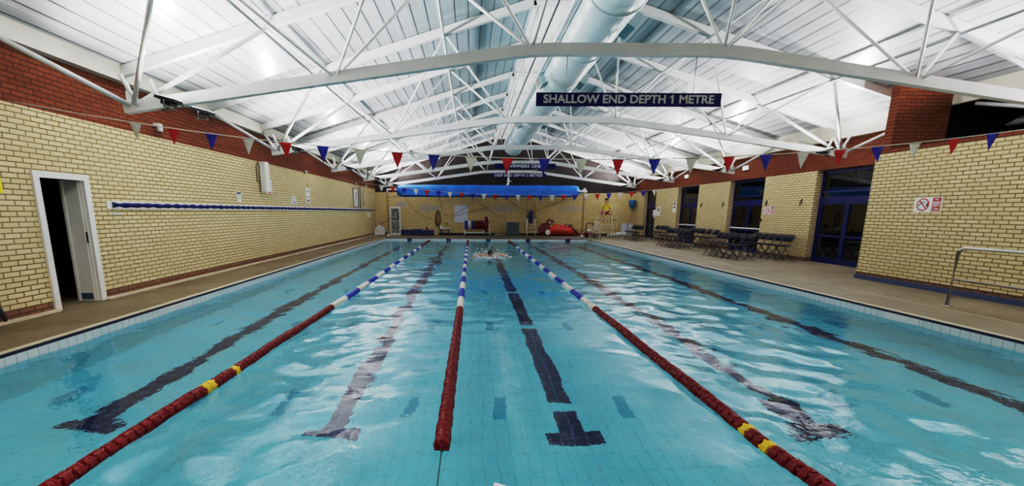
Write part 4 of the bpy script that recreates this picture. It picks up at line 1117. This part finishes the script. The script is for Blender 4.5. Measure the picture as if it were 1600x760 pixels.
for k in range(3):
    m = MB(); m.box((-.62-.0*k, -.24, .28+.26*k-.012), (-.44, .24, .28+.26*k+.012)); m.build('tread', 'cream', t)
for s in (-1, 1):
    m = MB(); m.tube([(-.78, s*.25, 0), (-.42, s*.27, 1.42)], .02, 6); m.build('ladder_rail', 'cream', t)
m = MB(); m.box((.3, -.22, 1.05), (.62, .22, 1.08)); m.build('side_tray', 'darkred', t)
for s in (-1, 1):
    m = MB(); m.tube([(.62, s*.24, 0), (.62, s*.24, 1.98), (.28, s*.26, 2.0)], .016, 6); m.build('rear_post', 'cream', t)
# person faces the camera/pool: -x and -y
p = thing('person', 'seated lifeguard in a yellow shirt and red shorts on the tall chair', 'person', (GX+.02, GYY, 1.45), math.radians(38))
# local frame: facing -x
J = [((0, 0, .12), (.14, .17)), ((.0, 0, .28), (.12, .15)), ((-.03, 0, .46), (.12, .17)), ((-.03, 0, .55), (.08, .11)), ((-.05, 0, .62), .05), ((-.07, 0, .70), .075), ((-.085, 0, .79), .095), ((-.08, 0, .87), .07),
     ((-.03, -.19, .52), .055), ((.04, -.27, .30), .045), ((-.16, -.22, .16), .034), ((-.25, -.16, .13), .028),
     ((-.03, .19, .52), .055), ((.02, .29, .30), .045), ((-.18, .24, .15), .034), ((-.27, .18, .13), .028),
     ((-.05, -.10, .09), .10), ((-.43, -.14, .12), .068), ((-.50, -.15, -.18), .055), ((-.46, -.15, -.38), .038), ((-.58, -.16, -.43), .034),
     ((-.05, .10, .09), .10), ((-.40, .18, .12), .068), ((-.42, .20, -.18), .055), ((-.34, .20, -.40), .038), ((-.46, .21, -.45), .034)]
E_ = [(0, 1), (1, 2), (2, 3), (3, 4), (4, 5), (5, 6), (6, 7), (3, 8), (8, 9), (9, 10), (10, 11), (3, 12), (12, 13), (13, 14), (14, 15), (0, 16), (16, 17), (17, 18), (18, 19), (19, 20), (0, 21), (21, 22), (22, 23), (23, 24), (24, 25)]
body = skin_body('body', J, E_, 'skin', p)
fing = []
for side, base in ((-1, V((-.25, -.16, .13))), (1, V((-.27, .18, .13)))):
    for k in range(4):
        m = MB(); o_ = V((0, (k-1.5)*.018, 0)); L = (.075, .085, .08, .065)[k]
        m.tube([base+o_, base+o_+V((-L*.55, 0, -.01)), base+o_+V((-L*.9, 0, -.04))], .008, 6, rs=[.009, .008, .006]); m.build('finger', 'skin', body)
    m = MB(); m.tube([base+V((.01, -side*.02, .0)), base+V((-.03, -side*.05, -.005)), base+V((-.055, -side*.055, -.02))], .009, 6, rs=[.011, .009, .007]); m.build('thumb', 'skin', body)
JS = [((0, 0, .14), (.175, .20)), ((.0, 0, .28), (.155, .18)), ((-.03, 0, .46), (.155, .19)), ((-.03, 0, .55), (.095, .13)), ((-.03, -.19, .525), .085), ((.02, -.25, .38), .07), ((-.03, .19, .525), .085), ((.01, .265, .38), .07)]
skin_body('shirt', JS, [(0, 1), (1, 2), (2, 3), (3, 4), (4, 5), (3, 6), (6, 7)], 'shirt', p)
JH = [((.0, 0, .20), (.145, .165)), ((-.01, 0, .12), (.14, .16)), ((-.05, -.10, .095), .112), ((-.18, -.115, .105), .104), ((-.31, -.13, .115), .094), ((-.05, .10, .095), .112), ((-.17, .13, .105), .104), ((-.29, .155, .115), .094)]
skin_body('shorts', JH, [(0, 1), (1, 2), (2, 3), (3, 4), (1, 5), (5, 6), (6, 7)], 'shorts', p)
m = MB(); m.blob((-.045, 0, .868), .112, (1.0, .98, .62), sub=3, jit=.12); m.blob((-.012, 0, .80), .105, (.72, 1.02, 1), sub=3, jit=.1); m.build('hair', 'hair', p)
m = MB(); m.blob((-.165, -.036, .80), .012, sub=1); m.blob((-.165, .036, .80), .012, sub=1); m.build('eyes', 'black', body)
m = MB(); m.prism([(-.165, .80), (-.19, .76), (-.165, .755)], -.012, .012, 'y'); m.build('nose', 'skin', body)
m = MB(); m.tube([(-.162, -.025, .725), (-.168, 0, .722), (-.162, .025, .725)], .006, 6); m.build('mouth', 'shorts', body)
for s in (-1, 1):
    m = MB(); m.blob((-.08, s*.10, .775), .026, (.7, .4, 1.2), sub=2); m.build('ear', 'skin', body)
for (fx, fy, fz_) in ((-.52, -.155, -.425), (-.40, .205, -.445)):
    m = MB(); m.blob((fx-.03, fy, fz_), .05, (1.9, .8, .7), sub=2); m.build('shoe', 'black', p)

# ------------------------------------------------------------------ swimmer
p = thing('person', 'swimmer with dark hair splashing in the middle lane', 'person', (.72, 16.5, WZ))
# swimming toward the camera (-y), arms sweeping out to both sides
J = [((0, .75, -.16), (.15, .12)), ((0, .45, -.10), (.15, .11)), ((0, .18, -.02), (.18, .12)), ((0, .02, .03), (.09, .08)), ((0, -.08, .08), .06), ((0, -.17, .12), .09), ((0, -.22, .16), .085),
     ((-.20, .10, .03), .07), ((-.42, -.06, .10), .052), ((-.60, -.22, .03), .042), ((-.68, -.32, -.05), .035),
     ((.20, .10, .03), .07), ((.42, -.06, .10), .052), ((.60, -.22, .03), .042), ((.68, -.32, -.05), .035),
     ((-.11, .95, -.2), .09), ((-.14, 1.35, -.26), .065), ((-.13, 1.75, -.2), .045), ((-.13, 1.92, -.2), .03),
     ((.11, .95, -.2), .09), ((.14, 1.35, -.24), .065), ((.13, 1.75, -.28), .045), ((.13, 1.92, -.28), .03)]
E_ = [(0, 1), (1, 2), (2, 3), (3, 4), (4, 5), (5, 6), (3, 7), (7, 8), (8, 9), (9, 10), (3, 11), (11, 12), (12, 13), (13, 14), (0, 15), (15, 16), (16, 17), (17, 18), (0, 19), (19, 20), (20, 21), (21, 22)]
body = skin_body('body', J, E_, 'skin', p)
m = MB(); m.blob((0, -.18, .185), .108, (.95, 1.05, .95), sub=3, jit=.06); m.build('hair', 'hair', p)
m = MB(); m.blob((0, -.285, .10), .018, (.8, .9, 1), sub=2); m.build('nose', 'skin', body)
m = MB(); m.tube([(-.09, -.24, .15), (-.04, -.29, .145), (.04, -.29, .145), (.09, -.24, .15)], .022, 8); m.build('goggles', 'black', p)
m = MB(); m.lathe([(.155, -.02), (.17, .12), (.16, .25)], (0, .62, -.145), 'y', 14); m.build('trunks', 'navy', p)
for sx in (-1, 1):
    for k in range(4):
        m = MB(); bp = V((sx*.69, -.34, -.055)); o_ = V((sx*(k-1.5)*.014, -(k-1.5)*.006, 0))
        m.tube([bp+o_, bp+o_+V((sx*.03, -.05, -.005)), bp+o_+V((sx*.04, -.08-.008*(k % 2), -.02))], .008, 6); m.build('finger', 'skin', body)
    m = MB(); bp = V((sx*.67, -.32, -.05)); m.tube([bp, bp+V((-sx*.035, -.03, 0)), bp+V((-sx*.04, -.055, -.005))], .009, 6); m.build('thumb', 'skin', body)
m = MB()
for i in range(200):
    a = random.uniform(0, 2*PI); r = random.uniform(.2, .62)
    x, y = .9*r*math.cos(a), .55*r*math.sin(a)-.05
    h = abs(random.gauss(0, .11))*(1.2-r)*1.7
    m.blob((.72+x, 16.55+y, WZ+.005+h), random.uniform(.006, .020), (1.3, 1.2, random.uniform(.8, 2)), sub=1, jit=.4)
for i in range(300):
    a = random.uniform(0, 2*PI); r = random.gauss(.42, .13); lump = .5+.5*math.sin(3*a+1)
    m.blob((.72+1.0*r*math.cos(a), 16.5+.62*r*math.sin(a)-.05, WZ+.004+.03*lump*random.random()), random.uniform(.012, .034)*(.5+lump*.7), (1.4, 1.1, .45), sub=2, jit=.5)
for s_ in (-1, 1):
    for i in range(40):
        f = random.random()*.6; m.blob((.72+s_*(.45+.3*f)+random.gauss(0, .05), 16.35+random.gauss(0, .1), WZ+.02+.30*f*random.random()), random.uniform(.006, .02), (1, 1, 1.6), sub=1, jit=.4)
tag(m.build('water_splash', 'foam_white'), 'white foam and droplets thrown up around the swimmer', 'splash', kind='stuff')

# ------------------------------------------------------------------ far right corner bits
t = thing('folded_board', 'white folding board standing on the far right deck', 'board', (10.2, 29.3, 0))
for s in (-1, 1):
    m = MB(); m.box((s*.2-.18, -.03, .02), (s*.2+.18, .03, .84), 0, Matrix.Rotation(s*.12, 3, 'Z')); m.build('leaf', 'white_cool', t)
m = MB(); m.box((-.02, -.05, .02), (.02, .0, .86)); m.build('hinge', 'steel_grey', t)
m = MB(); m.blob((9.5, 28.6, .15), .3, (1.5, .8, .5), sub=3, jit=.3); tag(m.build('white_sack', 'white_flag'), 'crumpled white sack on the floor left of the white folding board', 'sack')
m = MB(); m.blob((9.0, 28.5, .1), .22, (1.4, .8, .45), sub=3, jit=.3); tag(m.build('white_sack', 'white_flag'), 'smaller white sack on the floor nearest the lifeguard chair', 'sack')
t = thing('skimming_net', 'blue net bag on a tall thin pole in the far right corner', 'net', (10.6, 29.75, 0))
m = MB(); m.tube([(0, 0, 0), (.03, .1, 1.8)], .018, 8); m.build('pole', 'steel_grey', t)
m = MB(); m.lathe([(.02, 1.75), (.09, 1.82), (.17, 1.98), (.21, 2.15), (.20, 2.3), (.17, 2.34)], (.03, .1, 0), 'z', 16); m.build('net_bag', plain('teal_blue_net', (.02, .14, .36), .6), t)
m = MB(); m.tube([(0, 0, 0), (.02, .05, .6)], .05, 8); m.build('sleeve', 'bluefoam', t)

# ------------------------------------------------------------------ corner board at the camera's feet
t = thing('notice_stand', 'brown panel with white rim on a post, corner showing at bottom edge', 'sign', (.312, .86, -.016))
rot = Matrix.Rotation(math.radians(17), 3, 'Y')
piv = (-.256, 0, .955)
m = MB(); m.box((-.256, -.005, .62), (.26, .005, .955), 0, rot, piv); m.build('panel', 'brown_panel', t)
m = MB(); m.box((-.258, -.0055, .955), (.262, .0055, .960), 0, rot, piv); m.box((-.2595, -.0055, .61), (-.256, .0055, .960), 0, rot, piv); m.build('rim', 'white_board', t)
m = MB(); m.tube([(0, .02, .016), (0, .02, .80)], .025, 10); m.lathe([(.16, .016), (.16, .036), (.03, .05)], (0, .02, 0), 'z', 18); m.build('post', 'white_board', t)

# ------------------------------------------------------------------ light, world, camera
for l, side, y in LAMPS:
    l.energy = 440
# corridor and changing room stay dim
def fill(name, loc, e, size, rot=(0, 0, 0), col=(1, .95, .88)):
    l = bpy.data.lights.new(name, 'AREA'); l.size = size; l.energy = e; l.color = col
    o = bpy.data.objects.new(name, l); C.objects.link(o); o.location = loc; o.rotation_euler = rot; return o
fill('corridor_lamp', (12.2, 14, 2.8), 14, .4); fill('corridor_lamp', (12.2, 22, 2.8), 14, .4)
# unseen fill lights added behind the camera to lift walls and water
fill('hall_fill', (-2.2, 0.2, 4.7), 120, 1.2); fill('hall_fill', (7.2, 0.2, 4.7), 120, 1.2)

w = bpy.data.worlds.new('world'); bpy.context.scene.world = w; w.use_nodes = True
w.node_tree.nodes['Background'].inputs[0].default_value = (.6, .7, .8, 1); w.node_tree.nodes['Background'].inputs[1].default_value = .15

WHITE = 8.0
F, CX, CY, HC = 692., 735.3, 467., 1.52
cam = bpy.data.cameras.new('camera'); co = bpy.data.objects.new('camera', cam); C.objects.link(co)
cam.sensor_fit = 'HORIZONTAL'; cam.sensor_width = 36; cam.lens = F/1600*36
cam.shift_x = (800-CX)/1600; cam.shift_y = (CY-380)/1600
cam.clip_start = .05; cam.clip_end = 200
th = math.atan((CY-331.5)/F); rho = .0049
up0 = V((0, math.sin(th), math.cos(th))); fw = V((0, math.cos(th), -math.sin(th)))
right = math.cos(rho)*V((1, 0, 0))+math.sin(rho)*up0; up = math.cos(rho)*up0-math.sin(rho)*V((1, 0, 0))
mw = Matrix((right, up, -fw)).transposed().to_4x4(); mw.translation = V((0, 0, HC))
co.matrix_world = mw
sc = bpy.context.scene; sc.camera = co
sc.view_settings.view_transform = 'Standard'; sc.view_settings.look = 'None'; sc.view_settings.exposure = 0; sc.view_settings.gamma = 1
vs = sc.view_settings; vs.use_curve_mapping = True; cmx = vs.curve_mapping
cmx.white_level = (WHITE, WHITE, WHITE); cmx.use_clip = True
cur = cmx.curves[3]
TONE = [(0, 0), (.03, .026), (.1, .165), (.2, .385), (.35, .575), (.6, .69), (1, .75), (2, .81), (4, .88), (WHITE, 1)]
cur.points[0].location = (0, 0); cur.points[-1].location = (1, 1)
for a, c in TONE[1:-1]: cur.points.new(a/WHITE, c)
for p_ in cur.points: p_.handle_type = 'AUTO_CLAMPED'
cmx.update()
cy = sc.cycles
cy.max_bounces = 14; cy.diffuse_bounces = 5; cy.glossy_bounces = 5; cy.transmission_bounces = 8; cy.transparent_max_bounces = 8
cy.sample_clamp_indirect = 6; cy.blur_glossy = .6; cy.use_denoising = True
try: cy.denoiser = 'OPENIMAGEDENOISE'
except Exception: pass
